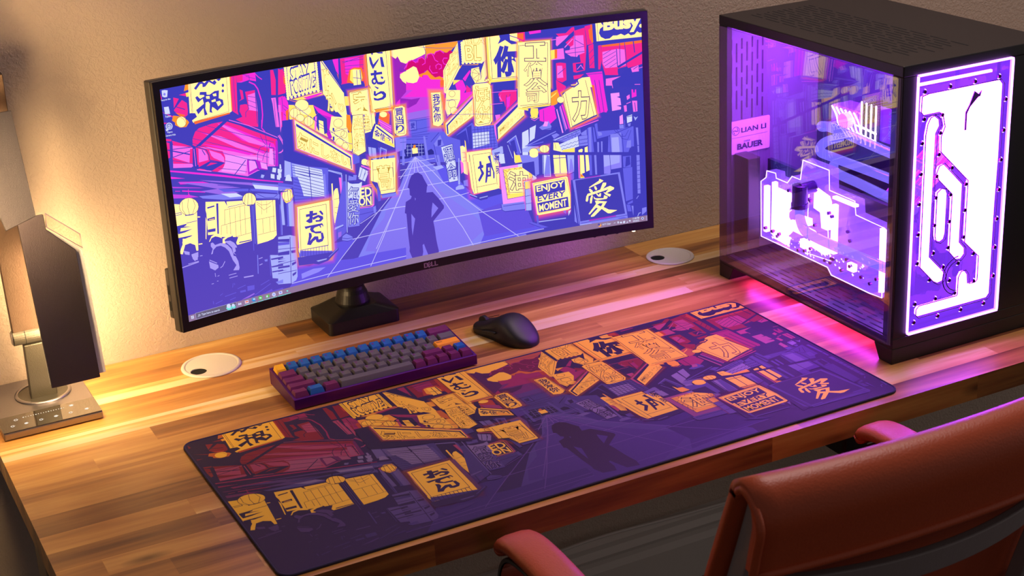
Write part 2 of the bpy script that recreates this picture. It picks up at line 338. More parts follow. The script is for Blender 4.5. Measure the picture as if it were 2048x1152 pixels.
# ------------------------------------------------------------------ street artwork shared by the screen and the desk mat
ART = """
P V 1945 0 1913 360 2281 414 2294 246 2311 -38 2429 0 2430 -4 1945 0
P V 1918 308 2295 362 2278 593 1898 534
P V 1866 -6 1996 -3 1954 481 1850 465 1860 299
P M 1859 313 1968 315 1954 481 1876 469 1857 394
P M 1938 83 2021 94 2085 208 2293 260 2291 415 1913 360
P MV 1918 308 2295 362 2281 554 1899 530
P V2 1944 493 2158 487 2149 593 1939 550
P VV 1857 35 1912 66 1924 53 1986 109 1981 165 1929 176 1925 214 1972 268 1967 329 1883 398 1850 465 1856 346
P Y 1860 0 1995 -1 1985 118 1941 98 1918 52 1901 69 1857 35
P Y 1945 -3 2239 0 2182 54 2139 68 2112 78 2042 97 1993 114 1937 90
P ZR 2155 3 2429 3 2427 24 2360 73 2328 83 2277 52 2223 74 2197 66 2163 95 2146 111
P R2 1962 162 1984 151 2010 98 2042 97 2071 125 2089 94 2122 84 2151 107 2164 76 2192 65 2222 79 2239 62 2272 52 2307 75 2333 79 2361 63 2386 85 2297 198 2287 259 2219 255 2189 232 2160 189 2134 195 2114 236 2089 227 2075 197 2073 163 2053 146 2010 164
L M 1.6 1962 162 2004 106 2036 97 2066 120 2077 112
L M 1.6 2082 122 2089 94 2121 87 2146 111 2144 135 2117 145
L M 1.6 2163 99 2170 72 2202 69 2216 87 2229 122 2254 140
L M 1.6 2222 83 2239 62 2277 55 2307 80
L M 1.6 2335 122 2304 118 2292 135 2300 160 2331 174
L M 1.6 2235 190 2231 166 2253 154 2279 167 2277 191 2255 197
L M 1.6 2184 159 2177 182 2200 219 2243 220
P O 2074 216 2104 239 2133 205 2160 189 2189 227 2219 255 2256 250 2292 270 2290 293 2260 275 2216 283 2176 258 2157 227 2136 224
P Y 1928 190 2043 145 2068 158 2081 197 2086 232 2064 267 2032 272 1986 260 1946 226 1926 219
P Y 1923 209 1980 174 1972 268 1944 245
P M 2108 254 2260 275 2297 343 2291 415 1945 365 2045 312
P VD 1913 369 2006 392 2080 391 2045 432 1974 455 1907 430
P VD 1932 134 1981 165 1980 174 1934 177 1915 155
L N 1 2139 1 2156 51 2154 108
L N 0.7 2097 5 2257 36 2415 53 2679 77
P B1 1940 546 2163 556 2232 625 2259 697 2241 918 1870 856 1887 658 1936 647
L N 0.8 1940 546 2163 546
L N 0.8 1949 562 2162 560
P B1b 1968 555 2032 560 2031 633 1967 627
L N 1 1971 555 2032 560 2031 633 1970 628 1971 555
T N 愛 _ 1985 572 2020 573 2016 616 1984 613
L N 0.8 1941 657 2139 654
L N 0.8 1943 628 2146 626
L N 0.8 1940 667 2137 678
L N 0.8 1886 668 2087 690 2119 695
L N 0.8 1885 682 2118 715
P B2 1908 691 1927 694 1909 862 1888 859
P B2 2082 689 2098 692 2115 881 2094 878
P N2 1914 721 2083 748 2086 837 2011 834 1925 835 1913 789
P N2 1874 811 1927 820 1957 840 1872 835
P N2 2110 807 2143 797 2173 831 2161 844 2113 841
L B3 0.8 1977 731 1968 837
L B3 0.8 2041 736 2032 838
L B3 0.8 1928 742 2082 758
L B3 0.8 1931 772 2080 787
L B3 0.8 1929 796 2077 816
L B3 0.8 1945 735 1937 822
L B3 0.8 2062 745 2059 842
P Y 1979 765 2027 768 2026 812 1981 810
P O 1995 744 2011 744 2011 771 1987 767
P B2 1990 836 2048 841 2164 939 2261 1080 2439 1186 2723 1377 2856 1551 2933 1641 2902 2167 771 1698 1429 1554 1677 1208 1853 1043 1950 863
P B2b 1994 851 2044 889 2133 1063 2222 1168 2427 1346 2582 1503 2292 1681 1846 1744 1525 1675 1734 1169 1911 1004
P B2b 1913 950 1890 1218 1813 1184 1698 1261 1581 1357 1514 1493 1860 1564
P B1c 737 1754 1101 1844 1855 1624 1862 1534 1566 1523 1403 1529 1297 1515 1445 1374 1258 1374 1194 1468 1031 1505 949 1477 871 1605
P B1c 2164 939 2240 941 2440 1176 2733 1224 2723 1377 2645 1384 2537 1345 2229 1079
P B1c 2898 1323 2953 1519 3105 1593 2488 1666 2615 1430
P B1d 2510 1361 2900 1298 2995 1574 2550 1574
L WL 1.3 2000 837 1859 985
L WL 1.3 2000 837 1923 986 1846 1126 1607 1492
L WL 1.3 2000 837 1982 957
L WL 1.3 2000 837 2017 958
L WL 1.3 2000 837 2070 967 2131 1087 2213 1212 2305 1370 2364 1464 2480 1696
L WL 1.3 2000 837 2140 974 2223 1078 2361 1203 2546 1372 2735 1530 2930 1693
L WL 1 1869 869 1944 867 2083 876 2169 875
L WL 1 1864 920 1988 921 2166 919
L WL 1 1844 968 1941 967 2076 966 2162 968
L WL 1.2 1824 1075 1926 1076
L WL 1.2 2088 1075 2223 1078 2283 1076
L WL 1.2 1769 1203 1882 1207
L WL 1.2 2176 1203 2361 1203 2438 1196
L WL 1.3 2121 1372 2305 1370 2552 1373 2712 1375
L WL 1.3 1671 1202 1795 1201 1891 1209
L WL 1.3 1407 1376 1699 1373 1876 1376
L WL 1.3 1755 1114 1462 1368 1409 1411
L WL 1.3 1908 1013 1795 1201 1699 1373 1647 1460
L WL 1.3 1474 1355 1297 1511 1173 1624
L WL 1.3 1685 1398 1616 1509 1546 1619
L WL 1.3 871 1603 1213 1601 1553 1601 1857 1601
L WL 1.2 865 1711 1185 1719
L WL 1.2 700 1632 1583 1638 1856 1634
L WL 1.2 2043 1631 2630 1614 3076 1602
P D 2016 963 1984 963 1956 977 1937 1009 1916 1064 1931 1077 1930 1126 1945 1139 1935 1157 1891 1174 1875 1260 1888 1268 1889 1374 1889 1444 1894 1541 1889 1570 1911 1635 1991 1652 2007 1599 2006 1543 2018 1535 2031 1578 2057 1655 2133 1670 2143 1615 2135 1573 2128 1521 2120 1418 2113 1370 2213 1283 2215 1263 2176 1200 2127 1137 2073 1132 2082 1084 2088 1080 2060 1020 2047 988
P B2b 1971 1154 1978 1165 1971 1179
P B2b 1930 1276 1959 1321 1943 1385 1926 1451 1924 1381
P B2b 2120 1220 2165 1274 2099 1338 2107 1274
P R 4 25 12 66 -3 72
P R 99 72 141 88 94 145
P R 163 100 198 128 198 185 192 211 171 220 144 206 95 167 92 158
P OR 99 176 173 207 162 218 134 209
L N 1.4 114 140 178 169
P O 202 -2 235 2 228 37 186 43
P R 144 62 198 58 200 81
P Z 198 58 228 55 224 85 200 85
P R -5 153 18 166 81 199 84 213
P O 82 195 134 209 180 230 197 264 171 291 123 286 87 262 89 245 67 227
E Y 174 256 169 269 160 279 147 285 133 285 119 280 109 270 103 257 102 242 107 229 116 219 129 213 143 213 156 218 167 228 173 241
L I 0.6 106 217 133 213 159 235 174 269 162 284
P R -6 227 32 238 -3 241
P Y 225 2 551 -2 539 245 519 253 228 272 214 232 210 205
L I 0.6 233 3 228 204
L I 0.6 242 3 235 201
L I 0.6 526 0 515 243 224 267
P OR 234 266 519 250 523 260 241 285
P N 307 70 317 70 358 76 358 96 379 100 422 81 457 82 448 136 479 152 481 188 428 222 404 199 390 188 382 209 387 230 364 221 374 163 364 146 343 149 335 192 347 234 322 238 321 185 275 221 262 188 328 155 323 119 285 139 266 101 284 93 303 116 339 104 336 95 302 89
P Y 404 100 432 98 432 118 409 116
P Y 351 106 378 109 378 128 352 124
P Y 389 143 422 136 422 154 392 155
P Y 424 158 454 155 464 176 437 192
P N 265 37 304 2 327 -7 351 14 373 -2 393 -2 415 16 432 3 446 25 427 40 386 11 355 39 333 40 334 16 317 15 280 50
P N 444 2 481 1 481 8 462 18
E N 502 54 500 58 498 62 494 64 490 64 487 63 484 60 482 56 482 51 484 46 486 43 490 41 494 40 497 42 500 45 502 49
E N 496 93 494 97 492 100 488 102 485 102 481 101 478 98 477 94 476 90 478 85 480 82 484 80 488 80 491 81 494 84 496 88
P N 213 201 252 208 263 236 226 252 205 261 170 233 192 211
P OR 551 -2 563 2 545 241 538 242
P R 561 -1 605 2 595 120 584 253 588 280 545 246 551 113
L N 0.8 580 5 569 250
P M 616 -1 655 1 710 1 755 3 755 66 699 48 638 56 609 51
L N 0.8 655 1 703 17 704 49
L N 0.8 678 18 750 47
P R 605 2 655 1 650 44 604 51
P R 618 102 641 114 644 173 602 184 624 170
P R 660 126 740 126 742 280 734 387 654 337 618 303 599 255 609 212 669 213
P K 677 152 738 144 742 280 674 259
L N 0.8 676 160 739 180
L N 0.8 672 187 739 220
L N 0.8 673 223 739 257
L N 1.2 740 126 729 382
L N 1 611 194 669 218 675 250 647 272 635 365
P R 562 307 629 296 731 369 733 393 650 368
L M 1.6 754 12 776 38 803 60
L M 2.2 698 61 740 86 761 120 781 209 778 313 761 397
L M 1.6 767 347 760 405 784 437
P R 876 4 900 7 912 81 900 188 865 182 872 75
P K 860 204 897 206 903 422 873 417 867 246
L N 0.8 881 212 878 418
P R 939 18 980 10 960 180 920 187
P OR 969 27 984 29 975 109 965 108
P R 917 209 958 202 932 427 908 423
P R 940 4 983 29 992 85 980 187 918 191
P OR 975 55 987 84 987 129 973 113
P M 921 210 972 209 992 258 995 328 904 313
L N 0.9 946 214 944 319
P K 910 262 930 266 925 402 907 464 910 354
P M 950 269 995 276 978 384 932 381
L N 0.8 952 297 984 330
L N 0.8 948 333 980 366
L N 0.8 950 269 987 303
P OR 965 317 992 303 980 384 963 381
L K 1.6 885 483 910 529 923 573 907 602 875 610
L K 1.3 895 480 924 541 919 586 890 613
P R 208 381 234 337 267 317 368 304 467 304 540 326 657 396 872 508 855 704 774 689 606 730 372 651 228 609 239 449 203 425
P K 249 451 322 461 441 506 684 589 864 585 855 704 774 689 606 730 372 651 425 630 448 571 430 513
P K2 447 543 682 602 755 639 621 604 588 708 402 653 439 605
P M 412 307 488 335 748 481 844 535 863 594 742 535 597 467
P K 416 313 464 330 721 490 817 549 815 558 645 490
P M 277 350 405 396 594 498 762 576 760 594 592 512
P K 310 365 429 405 641 526 755 593 753 606 542 507
P M 271 429 396 466 589 534 685 580 634 579 442 502
P N 473 296 508 302 259 444 220 441
L N 0.8 327 310 412 348 845 522
L N 0.8 245 330 547 467 767 577 864 622
L N 0.8 199 375 397 457 763 613 860 659
L N 0.8 172 397 438 528 606 601 777 671
L N 0.8 432 581 528 618 605 652
L N 0.8 381 626 522 667 605 697
L N 2 468 295 563 339 755 423 878 505
L K 1.2 508 302 660 370 879 496
L N 1.4 605 610 497 704
L N 1 783 442 787 543 769 688
L N 0.9 741 452 756 496 778 532
L N 0.9 772 536 730 542 705 583 700 628
L N 0.9 788 571 754 602 739 640
L N 1.4 814 525 801 551 840 567 831 690
P K2 804 565 829 570 821 688 787 673
P V 861 515 876 518 860 705 835 700
P R -2 341 45 355 43 367 0 359
P R -3 363 27 378 18 477 2 483 -4 420
P K 49 395 200 442 187 573 172 579 31 555
P R 48 364 145 409 201 438 53 400
L N 2 6 422 193 494
L N 1.2 45 425 201 438
L N 1.2 37 481 198 459
P R 37 481 138 532 185 555 36 525
P R 180 447 199 451 185 555 161 546
L N 0.9 34 502 185 555
P N 201 433 226 438 230 591 200 594 184 564
L K 1.2 209 453 207 577
P R 224 447 296 469 319 519 320 555 222 572
P K 243 459 290 477 310 517 310 553 235 556
L N 1.4 271 473 290 513
P R 310 476 343 487 433 532 437 600 325 556 321 510
P K 324 484 413 528 435 559 435 596 356 548 338 527
L N 1.5 230 443 305 480 319 519 320 555 437 600
P N 215 592 324 562 434 600 314 639 272 613
P R 289 594 380 589 327 574
L K 1.6 213 603 324 637
P V 616 608 695 627 775 680 771 716 691 701 612 722 612 639
P K2 630 615 679 634 693 682 624 701
P K2 718 646 766 669 772 712 723 693
L N 1.3 625 614 680 625 697 697 771 721
P N 616 727 695 706 760 723 738 737 673 762
P B3 717 738 742 748 729 768 709 760
P W 814 706 843 716 834 747 805 737
P W 793 748 823 759 819 791 789 780
P W 853 722 888 734 880 756 849 754
P W 842 767 872 778 863 809 839 799
P W 872 693 882 695 883 728 868 725
P M -2 564 158 608 419 683 683 768 886 825 886 832 682 777 417 697 156 621 -1 575
P M -1 609 113 646 -1 626
P M 57 659 246 696 360 744 166 695 69 679
P V2 46 661 313 721 556 803 357 771 213 718
P V2 218 679 610 777 882 864 879 887 608 795 314 712
P MV -1 682 211 732 249 744 12 694
P MV 1 736 136 770 202 798 104 785 2 766
P M 24 716 62 725 62 729 23 721
L M 2 77 728 256 773
P V2 217 760 357 771 526 834 400 826
P B2 203 793 376 816 548 862 541 883 396 860 230 815
P W 377 812 501 833 548 866 447 854
P B1 357 771 605 822 856 873 827 900 652 850 552 830 403 804
P B2 651 864 846 913 843 943 656 903
P W 638 797 881 869 879 892 655 832
P B2 635 782 883 850 882 859 638 797
L N 0.9 622 844 727 913 798 927 880 882
L N 0.9 360 744 605 818 622 844
L M 1 127 727 121 785
L M 1 94 783 127 763 142 794
P Y -6 804 49 819 174 892 146 1179 131 1176 127 1133 89 1110 48 1114 20 1176 -2 1167 33 1083 -5 1065 -5 1029 -5 956
P N 1 966 79 966 78 975 57 981 115 995 31 987 23 1010 123 1013 56 1025 5 1026 1 984
P N -3 1052 117 1057 95 1066 35 1065 33 1083 -5 1065
P N -1 1071 28 1078 30 1105 -3 1157
P N 30 1064 116 1061 55 1070
L N 1 -3 875 46 877 49 891 0 889
L N 1 79 962 165 963
E Y 190 866 182 888 162 905 136 913 106 911 78 900 56 881 42 857 40 832 49 810 68 794 94 786 123 787 152 798 174 817 188 841
E I0 190 866 182 888 162 905 136 913 106 911 78 900 56 881 42 857 40 832 49 810 68 794 94 786 123 787 152 798 174 817 188 841
L I 0.7 67 800 63 863 87 909
L I 0.7 118 791 105 849 112 910
L I 0.7 152 798 165 853 137 906
L N 1.5 77 906 147 911
P Y 174 933 193 939 192 945 173 942
P Y 155 1130 185 1133 184 1140 156 1138
P Y 249 844 399 873 419 918 541 920 595 941 581 1206 464 1210 450 1199 476 1154 342 1123 299 1095 237 1085 245 930 241 902
P Y 235 951 240 984 220 1113 215 1108
P N 331 873 348 875 325 1096 312 1093
P N 256 885 314 883 316 893 257 896
P N 247 967 309 965 306 987 248 984
P N 240 1046 303 1049 300 1072 239 1067
P Z 259 975 299 977 299 983 259 979
P Y 414 877 544 898 546 921 416 917
L N 0.8 419 920 541 920
L I 0.6 389 934 591 935
L I 0.6 352 1042 594 1034
L I 0.6 456 1149 585 1145
L I 0.6 352 1042 343 1109
L I 0.6 391 935 380 1043
L I 0.6 432 936 417 1135
L I 0.6 475 939 459 1150
L I 0.6 516 934 500 1145
L I 0.6 554 937 539 1144
L I 0.6 395 1047 389 1111
P N 481 1192 579 1196 578 1203 475 1200
P Y 644 919 806 947 788 1209 757 1231 709 1239 625 1242
L I 0.6 632 1061 787 1064
L I 0.6 634 1175 790 1174
L I 0.6 688 1064 681 1171
L I 0.6 745 1065 738 1170
L I 0.6 653 930 690 961 741 967 785 948
L I 0.6 656 945 706 1002 766 982
L I 0.6 786 943 775 1168
L I 0.5 694 929 685 1030
L I 0.5 735 937 726 1030
L B1 1.2 610 949 589 1283
L B1 1.2 631 944 620 1248
L B2 1 620 951 606 1235
E Y 652 911 645 928 632 941 613 948 592 947 571 939 555 925 545 907 544 888 550 871 564 858 582 851 603 852 624 860 640 874 650 892
E I0 652 911 645 928 632 941 613 948 592 947 571 939 555 925 545 907 544 888 550 871 564 858 582 851 603 852 624 860 640 874 650 892
L I 0.7 570 857 556 924
L I 0.7 596 853 580 938
L I 0.7 623 861 615 943
L N 1.5 575 939 620 944
L N 1.6 605 822 601 849
L B1 1.5 840 988 826 1218
L B2 1.5 855 967 834 1219
L B2 1.5 834 887 834 949
P K 858 902 878 901 852 1128 853 967
P N 244 1128 273 1102 314 1103 342 1123 341 1169 286 1157 255 1163 246 1152
P Y 238 1136 263 1100 295 1091 333 1107 345 1133 317 1117 293 1107 261 1114 248 1134
P N 359 1146 403 1123 428 1124 439 1159 452 1181 459 1211 401 1216 357 1159
P Y 350 1139 414 1118 433 1130 422 1137 391 1139 363 1151 370 1176 345 1173
P VL 251 1149 267 1147 284 1170 326 1166 356 1173 384 1193 410 1228 420 1268 422 1293 402 1288 388 1241 361 1207 328 1185 293 1184 265 1203 256 1229 243 1230 261 1193 248 1171
P VL 357 1159 408 1166 436 1187 453 1214 456 1229 441 1226 443 1254 427 1260 444 1283 421 1263 416 1220 385 1184
P VL 28 1151 76 1172 73 1194 39 1181
P VL 88 1193 144 1188 140 1225 90 1213
P VL 92 1199 139 1210 132 1245 117 1242 111 1249 94 1227
P VL 399 1272 438 1291 454 1332 458 1381 451 1398 405 1389 435 1356 410 1312
P VL 219 1276 266 1306 290 1321 290 1340 260 1354 223 1328
L VL 1.4 225 1268 282 1305
L VL 1.4 348 1307 324 1339 305 1346
L VL 1.6 4 1271 140 1261
L VL 1.2 54 1256 140 1256
L VL 1.2 155 1221 175 1223
L VL 1.2 365 1417 428 1416
L VL 1.2 368 1439 435 1439
P VL 484 1458 565 1464 563 1473 486 1467
L VL 1 258 1374 259 1403
L VL 1 274 1402 290 1399
L VL 1 220 1447 238 1448
L VL 1 265 1437 277 1438
L B1 1 393 1484 384 1515
L B1 1 403 1486 404 1501
P B1 504 1535 563 1540 560 1573 502 1571
P B1 441 1555 488 1557 489 1572 442 1570
P B1d 605 1628 703 1603 706 1619 795 1616 794 1628 690 1624
P V2 443 1625 551 1600 560 1607 506 1622
L B1 1.2 423 1534 492 1523
L B1 1.2 315 1566 409 1559
L B1 1.2 614 1553 690 1532
L B1 1.2 559 1616 697 1561
L B1 1.2 216 1576 217 1600
L B1 1.2 233 1600 291 1589
L B1 1 276 1549 300 1539
L B1 1.2 352 1602 400 1595
P B3 798 1226 897 1233 942 1252 937 1396 924 1559 910 1585 869 1600 757 1582
P B3 717 1346 823 1371 803 1550 717 1524
L B1 1.2 712 1350 704 1502
P N 796 1244 889 1260 886 1283 794 1263
P N 785 1343 879 1349 875 1378 782 1366
P N 772 1450 869 1458 867 1473 770 1465
P B1 793 1268 886 1283 884 1302 791 1291
P N 891 1352 931 1354 928 1375 894 1372
P N 888 1448 926 1440 924 1457 889 1468
P N 884 1530 920 1519 913 1537 885 1550
L N 1.2 895 1247 866 1599
L N 1 787 1319 938 1338
L N 1 774 1432 927 1433
L N 1 766 1502 924 1510
P N 779 1389 841 1403 778 1399
P N 777 1408 849 1420 776 1418
P N 769 1479 846 1492 768 1488
P N 719 1375 822 1380 821 1394 723 1386
P N 717 1433 816 1436 814 1451 721 1443
P N 718 1472 811 1479 810 1488 722 1482
P B2 739 1559 802 1554 799 1583 753 1577
L B2 1.6 616 1323 604 1463
L VL 1.4 622 1353 654 1351
L VL 1.4 622 1401 648 1397
P B2 667 1371 693 1372 691 1388 671 1386
P B3 856 911 870 970 865 1149 844 1145 844 1012
P B3 910 978 952 977 940 1175 894 1165
P B1 895 975 910 978 899 1166 879 1162
P N 870 970 895 975 885 1154 865 1149
P V2 875 877 922 872 955 902 952 977 908 997 881 958
P Z 865 922 901 882 946 895 955 949 931 982 893 989 880 972
E Y 949 941 944 957 934 970 919 977 903 977 887 970 875 958 867 942 866 924 871 908 882 896 896 889 913 889 928 895 941 908 948 924
E I0 949 941 944 957 934 970 919 977 903 977 887 970 875 958 867 942 866 924 871 908 882 896 896 889 913 889 928 895 941 908 948 924
L I 0.7 894 895 881 958
L I 0.7 915 889 911 976
L I 0.7 935 903 932 973
L N 1.5 878 901 919 900
P B1 845 824 970 867 963 880 842 851
P B2 842 851 963 885 838 883
P B1 919 674 983 705 1102 753 1265 795 1258 862 905 794
P B1 977 756 1264 809 1240 1030 1103 1032 967 1028 962 894
P B3 970 703 1107 756 1213 795 1217 854 971 807
P W 991 721 1107 761 1212 800 1214 853 992 811
P W 992 758 1212 800 1218 944 1227 1008 1042 967 1033 908
L N 0.9 971 717 1211 809
L N 0.9 969 735 1209 828
L N 0.9 972 755 1207 846
L N 0.9 973 773 1104 833
L N 0.9 977 756 1218 844
L N 0.9 975 774 1215 872
L N 0.9 973 797 1217 901
L N 0.9 975 821 1219 930
L N 0.9 972 844 1217 953
L N 0.9 970 867 1220 978
L N 0.9 967 890 1223 993
L N 0.9 967 919 1222 1007
L N 0.9 966 947 1216 1011
L N 0.9 963 975 1205 1013
L N 0.9 960 998 1136 1019
L N 1.3 1108 752 1104 833
L N 1.3 1110 781 1107 903 1105 1018
P B2 1219 834 1235 833 1233 947 1226 1013 1211 1010
P B1 1243 805 1264 809 1246 1026 1231 1023
P B3 916 660 964 688 956 804 900 793
P W 917 782 943 782 955 812 958 836 902 821
P W 854 751 878 760 875 792 848 801
L B3 1.3 1022 637 1110 682 1220 730 1318 791
L B2 1 1017 674 1167 730 1317 795
P N 1262 828 1343 853 1343 958 1301 960 1272 1031 1247 964
P N 1265 800 1370 848 1367 882 1258 862
L B3 1.4 1264 809 1370 853 1372 883
L B3 1.4 1263 814 1369 862 1360 995
P K 1345 882 1366 886 1366 992 1348 1008
P B2 1367 876 1378 869 1364 1069 1363 1234 1348 1226
P Y 1293 978 1311 959 1327 960 1332 1014 1327 1110 1326 1227 1273 1226 1283 1029
P Y 1279 917 1289 915 1285 1005 1288 1238 1274 1240 1268 1098
L I 0.6 1290 1040 1332 1038
L I 0.6 1286 1102 1328 1105
L I 0.6 1285 1140 1323 1158
L N 1.2 1273 1226 1331 1228
L B2 1.1 1333 1111 1357 1135 1334 1150 1353 1174 1335 1189 1359 1214
L N 1.4 1306 1164 1328 1208 1367 1240
P B1 1379 917 1405 922 1381 1267 1360 1312 1259 1365 1238 1361 1271 1245
L N 1 1269 1269 1349 1261
P B3 1273 1255 1346 1245 1345 1255 1268 1273
P V2 1297 1299 1325 1295 1321 1333 1294 1337
L N 1 1289 1278 1281 1359
L B3 1.6 1408 860 1373 1315
P N 1422 853 1495 871 1498 891 1426 873
P B2 1430 878 1498 891 1489 928 1421 920
P W 1530 834 1595 879 1570 919 1507 908
P W 1522 857 1593 894 1561 951 1511 922
L N 0.8 1550 847 1523 911
L N 0.8 1575 866 1554 916
L N 0.8 1543 865 1516 923
L N 0.8 1573 885 1541 937
P W 1415 928 1535 951 1514 1049 1481 1283 1385 1275 1400 1076
P B2 1408 1048 1501 1076 1481 1283 1385 1275 1406 1126
P N 1420 929 1529 950 1507 958 1450 950 1429 941
TO N 氣愛你 V 1421 968 1505 984 1474 1276 1386 1263
P B2 1331 1335 1365 1318 1395 1334 1415 1358 1412 1382 1370 1378 1323 1366
L N 1 1330 1350 1371 1363 1414 1363
L N 1 1323 1366 1369 1383 1413 1377
L N 1.2 1321 1333 1365 1318 1415 1353
P N 1533 965 1641 975 1624 1158 1494 1153
P B1 1616 1157 1645 1192 1500 1257 1482 1268 1494 1153
P N 1639 975 1649 981 1651 1193 1635 1190
L N 1 1489 1198 1613 1195
P B2 1611 1160 1633 1155 1630 1209 1611 1210
P K 1526 981 1622 979 1634 1003 1620 1148 1600 1158 1499 1151 1500 1144 1595 1153 1613 1136 1625 1006 1616 990 1531 991
L Z 0.9 1528 994 1614 999 1617 1010 1607 1140 1596 1143 1500 1139
T YL ED _ 1514 998 1607 1005 1603 1071 1510 1063
T YL ON _ 1497 1065 1600 1075 1597 1138 1493 1128
L WL 1 1488 1269 1672 1197
P B2 1247 1041 1276 1042 1259 1365 1233 1360
P B2 1228 1304 1259 1310 1258 1418 1194 1468 955 1420 958 1343 972 1365 1204 1382
G O 16 977 1035 1247 1039 1233 1360 1229 1446 1215 1478 961 1460 950 1370 963 1180
P Y 977 1035 1247 1039 1233 1359 1228 1431 1216 1443 971 1423 955 1371 963 1180
L I 0.8 995 1058 1219 1062 1204 1377 974 1366 995 1058
L K 1.2 978 1037 967 1181 958 1348
P N 1076 1086 1107 1090 1090 1178 1066 1178 1037 1157 1070 1140
P N 1043 1106 1137 1110 1138 1127 1043 1127
P N 1094 1140 1145 1129 1183 1149 1184 1168 1161 1185 1119 1179 1118 1164 1146 1170 1158 1161 1143 1148 1100 1161
P N 1153 1104 1170 1100 1188 1126 1184 1142 1172 1132
P N 1022 1195 1170 1199 1179 1211 1104 1220 1092 1232 1106 1251 1161 1258 1151 1273 1110 1267 1075 1247 1064 1226 1073 1211 1030 1216
P N 1142 1208 1153 1208 1161 1229 1153 1232
P N 1167 1204 1174 1205 1180 1223 1173 1227
P N 1053 1247 1074 1257 1076 1281 1057 1311 1097 1286 1128 1292 1128 1317 1152 1315 1152 1268 1170 1272 1176 1313 1160 1338 1128 1341 1108 1332 1105 1312 1082 1322 1059 1346 1028 1336 1042 1303 1050 1276
P B1 966 1369 1236 1428 1234 1447 956 1415
L N 0.9 985 1368 979 1420
L N 0.9 1008 1371 1002 1423
L N 0.9 1032 1371 1026 1424
L N 0.9 1056 1372 1050 1425
L N 0.9 1079 1374 1074 1427
L N 0.9 1103 1375 1097 1428
L N 0.9 1127 1377 1121 1431
L N 0.9 1151 1378 1145 1433
L N 0.9 1175 1378 1169 1434
L N 0.9 1198 1381 1198 1437
L N 1 966 1366 1204 1379
P N 940 1416 1235 1438 1286 1414 1289 1430 1191 1497 1110 1508 1064 1493 943 1480
P B3 1092 1475 1183 1476 1177 1484 1107 1486
L B2 1.4 1200 1469 1280 1420
P B3b 957 1547 1060 1531 1165 1541 1104 1566 958 1586
P OR 1391 81 1418 121 1422 187 1385 135
P M 1384 1 1430 3 1423 122 1388 62
P N 1287 -3 1383 6 1431 198 1459 230 1504 246 1635 237 1631 275 1453 285 1394 257
P R 1445 5 1657 5 1635 237 1618 193 1436 194
P M 1481 11 1604 14 1595 110 1528 156 1480 121
L N 0.8 1458 30 1654 35
L N 0.8 1475 65 1650 76
L N 0.8 1473 88 1648 104
L N 0.8 1481 112 1645 127
L N 0.8 1462 40 1646 11
L N 2.4 1440 5 1437 189
P OR 1513 98 1551 85 1617 95 1633 153 1623 194 1539 204 1484 187
P Z 1523 100 1555 95 1606 107 1615 169 1602 204 1534 199 1511 172
P Y 1539 100 1600 109 1600 218 1538 216
L N 1.1 1572 107 1569 218
L N 1 1538 158 1599 174
L N 1.6 1600 109 1603 219
P OR 1639 5 1660 5 1661 232 1629 241 1630 125
P N 987 -7 1287 -3 1284 221 1034 246 995 235
G O 4 1014 243 1268 219 1281 244 1054 258
P Z 1030 241 1268 223 1279 244 1079 258
P M 1117 241 1267 228 1277 239 1156 261
P Y 1011 2 1231 -5 1234 204 1007 217
PD YL 14 996 4 996 229
PD YL 13 1246 0 1246 211
PD YL 8 1024 224 1244 206
T N STAY B 1035 14 1184 0 1183 105 1030 109
T YL STAY _ 1039 24 1178 8 1176 97 1036 100
T N POSITIVE B 1023 103 1238 67 1222 175 1026 208
T YL POSITIVE _ 1027 113 1232 76 1218 165 1032 200
P K 1282 -4 1292 -3 1293 227 1282 235
P Y 1284 1 1302 1 1451 252 1452 403 1370 389 1291 250 1282 240
P Y 1324 330 1457 351 1464 488 1362 359
L N 1.4 1291 2 1451 256
L I 0.8 1285 65 1326 62
TO IY ばか V 1295 66 1340 73 1390 393 1308 379
TO IY り _ 1396 332 1442 339 1441 405 1401 389
P Z 995 276 1192 309 1205 376 1344 539 1328 593 1048 400 989 381
P M 1192 309 1356 419 1313 431 1227 370
P V 1216 373 1330 424 1331 565 1297 588 1273 522 1269 461
P N 1231 375 1293 427 1288 530 1250 542 1213 498 1182 400
P Y 1226 426 1261 441 1260 544 1221 518
L N 0.8 1220 476 1265 498
P K 1198 393 1214 396 1198 495 1182 493
E Y 1082 351 1077 364 1066 374 1052 380 1035 380 1019 374 1006 364 998 351 996 336 1001 323 1012 313 1026 307 1043 307 1059 313 1072 323 1080 336
E I0 1082 351 1077 364 1066 374 1052 380 1035 380 1019 374 1006 364 998 351 996 336 1001 323 1012 313 1026 307 1043 307 1059 313 1072 323 1080 336
E Y 1172 347 1167 359 1156 367 1141 372 1123 371 1106 366 1092 357 1083 345 1081 332 1086 320 1097 312 1113 307 1130 308 1147 313 1161 322 1170 334
E Y 1156 303 1151 318 1137 329 1118 335 1096 335 1076 328 1059 316 1048 301 1045 285 1051 270 1065 259 1084 253 1105 253 1126 260 1143 271 1154 286
E I0 1156 303 1151 318 1137 329 1118 335 1096 335 1076 328 1059 316 1048 301 1045 285 1051 270 1065 259 1084 253 1105 253 1126 260 1143 271 1154 286
E Y 1182 427 1177 441 1168 451 1154 457 1140 458 1125 452 1114 442 1107 429 1106 415 1110 401 1120 391 1133 385 1148 385 1162 390 1173 400 1180 413
E I0 1182 427 1177 441 1168 451 1154 457 1140 458 1125 452 1114 442 1107 429 1106 415 1110 401 1120 391 1133 385 1148 385 1162 390 1173 400 1180 413
E Y 1111 392 1107 402 1098 410 1086 414 1072 414 1059 409 1048 401 1041 391 1040 380 1044 371 1052 363 1065 359 1078 359 1092 364 1102 371 1109 381
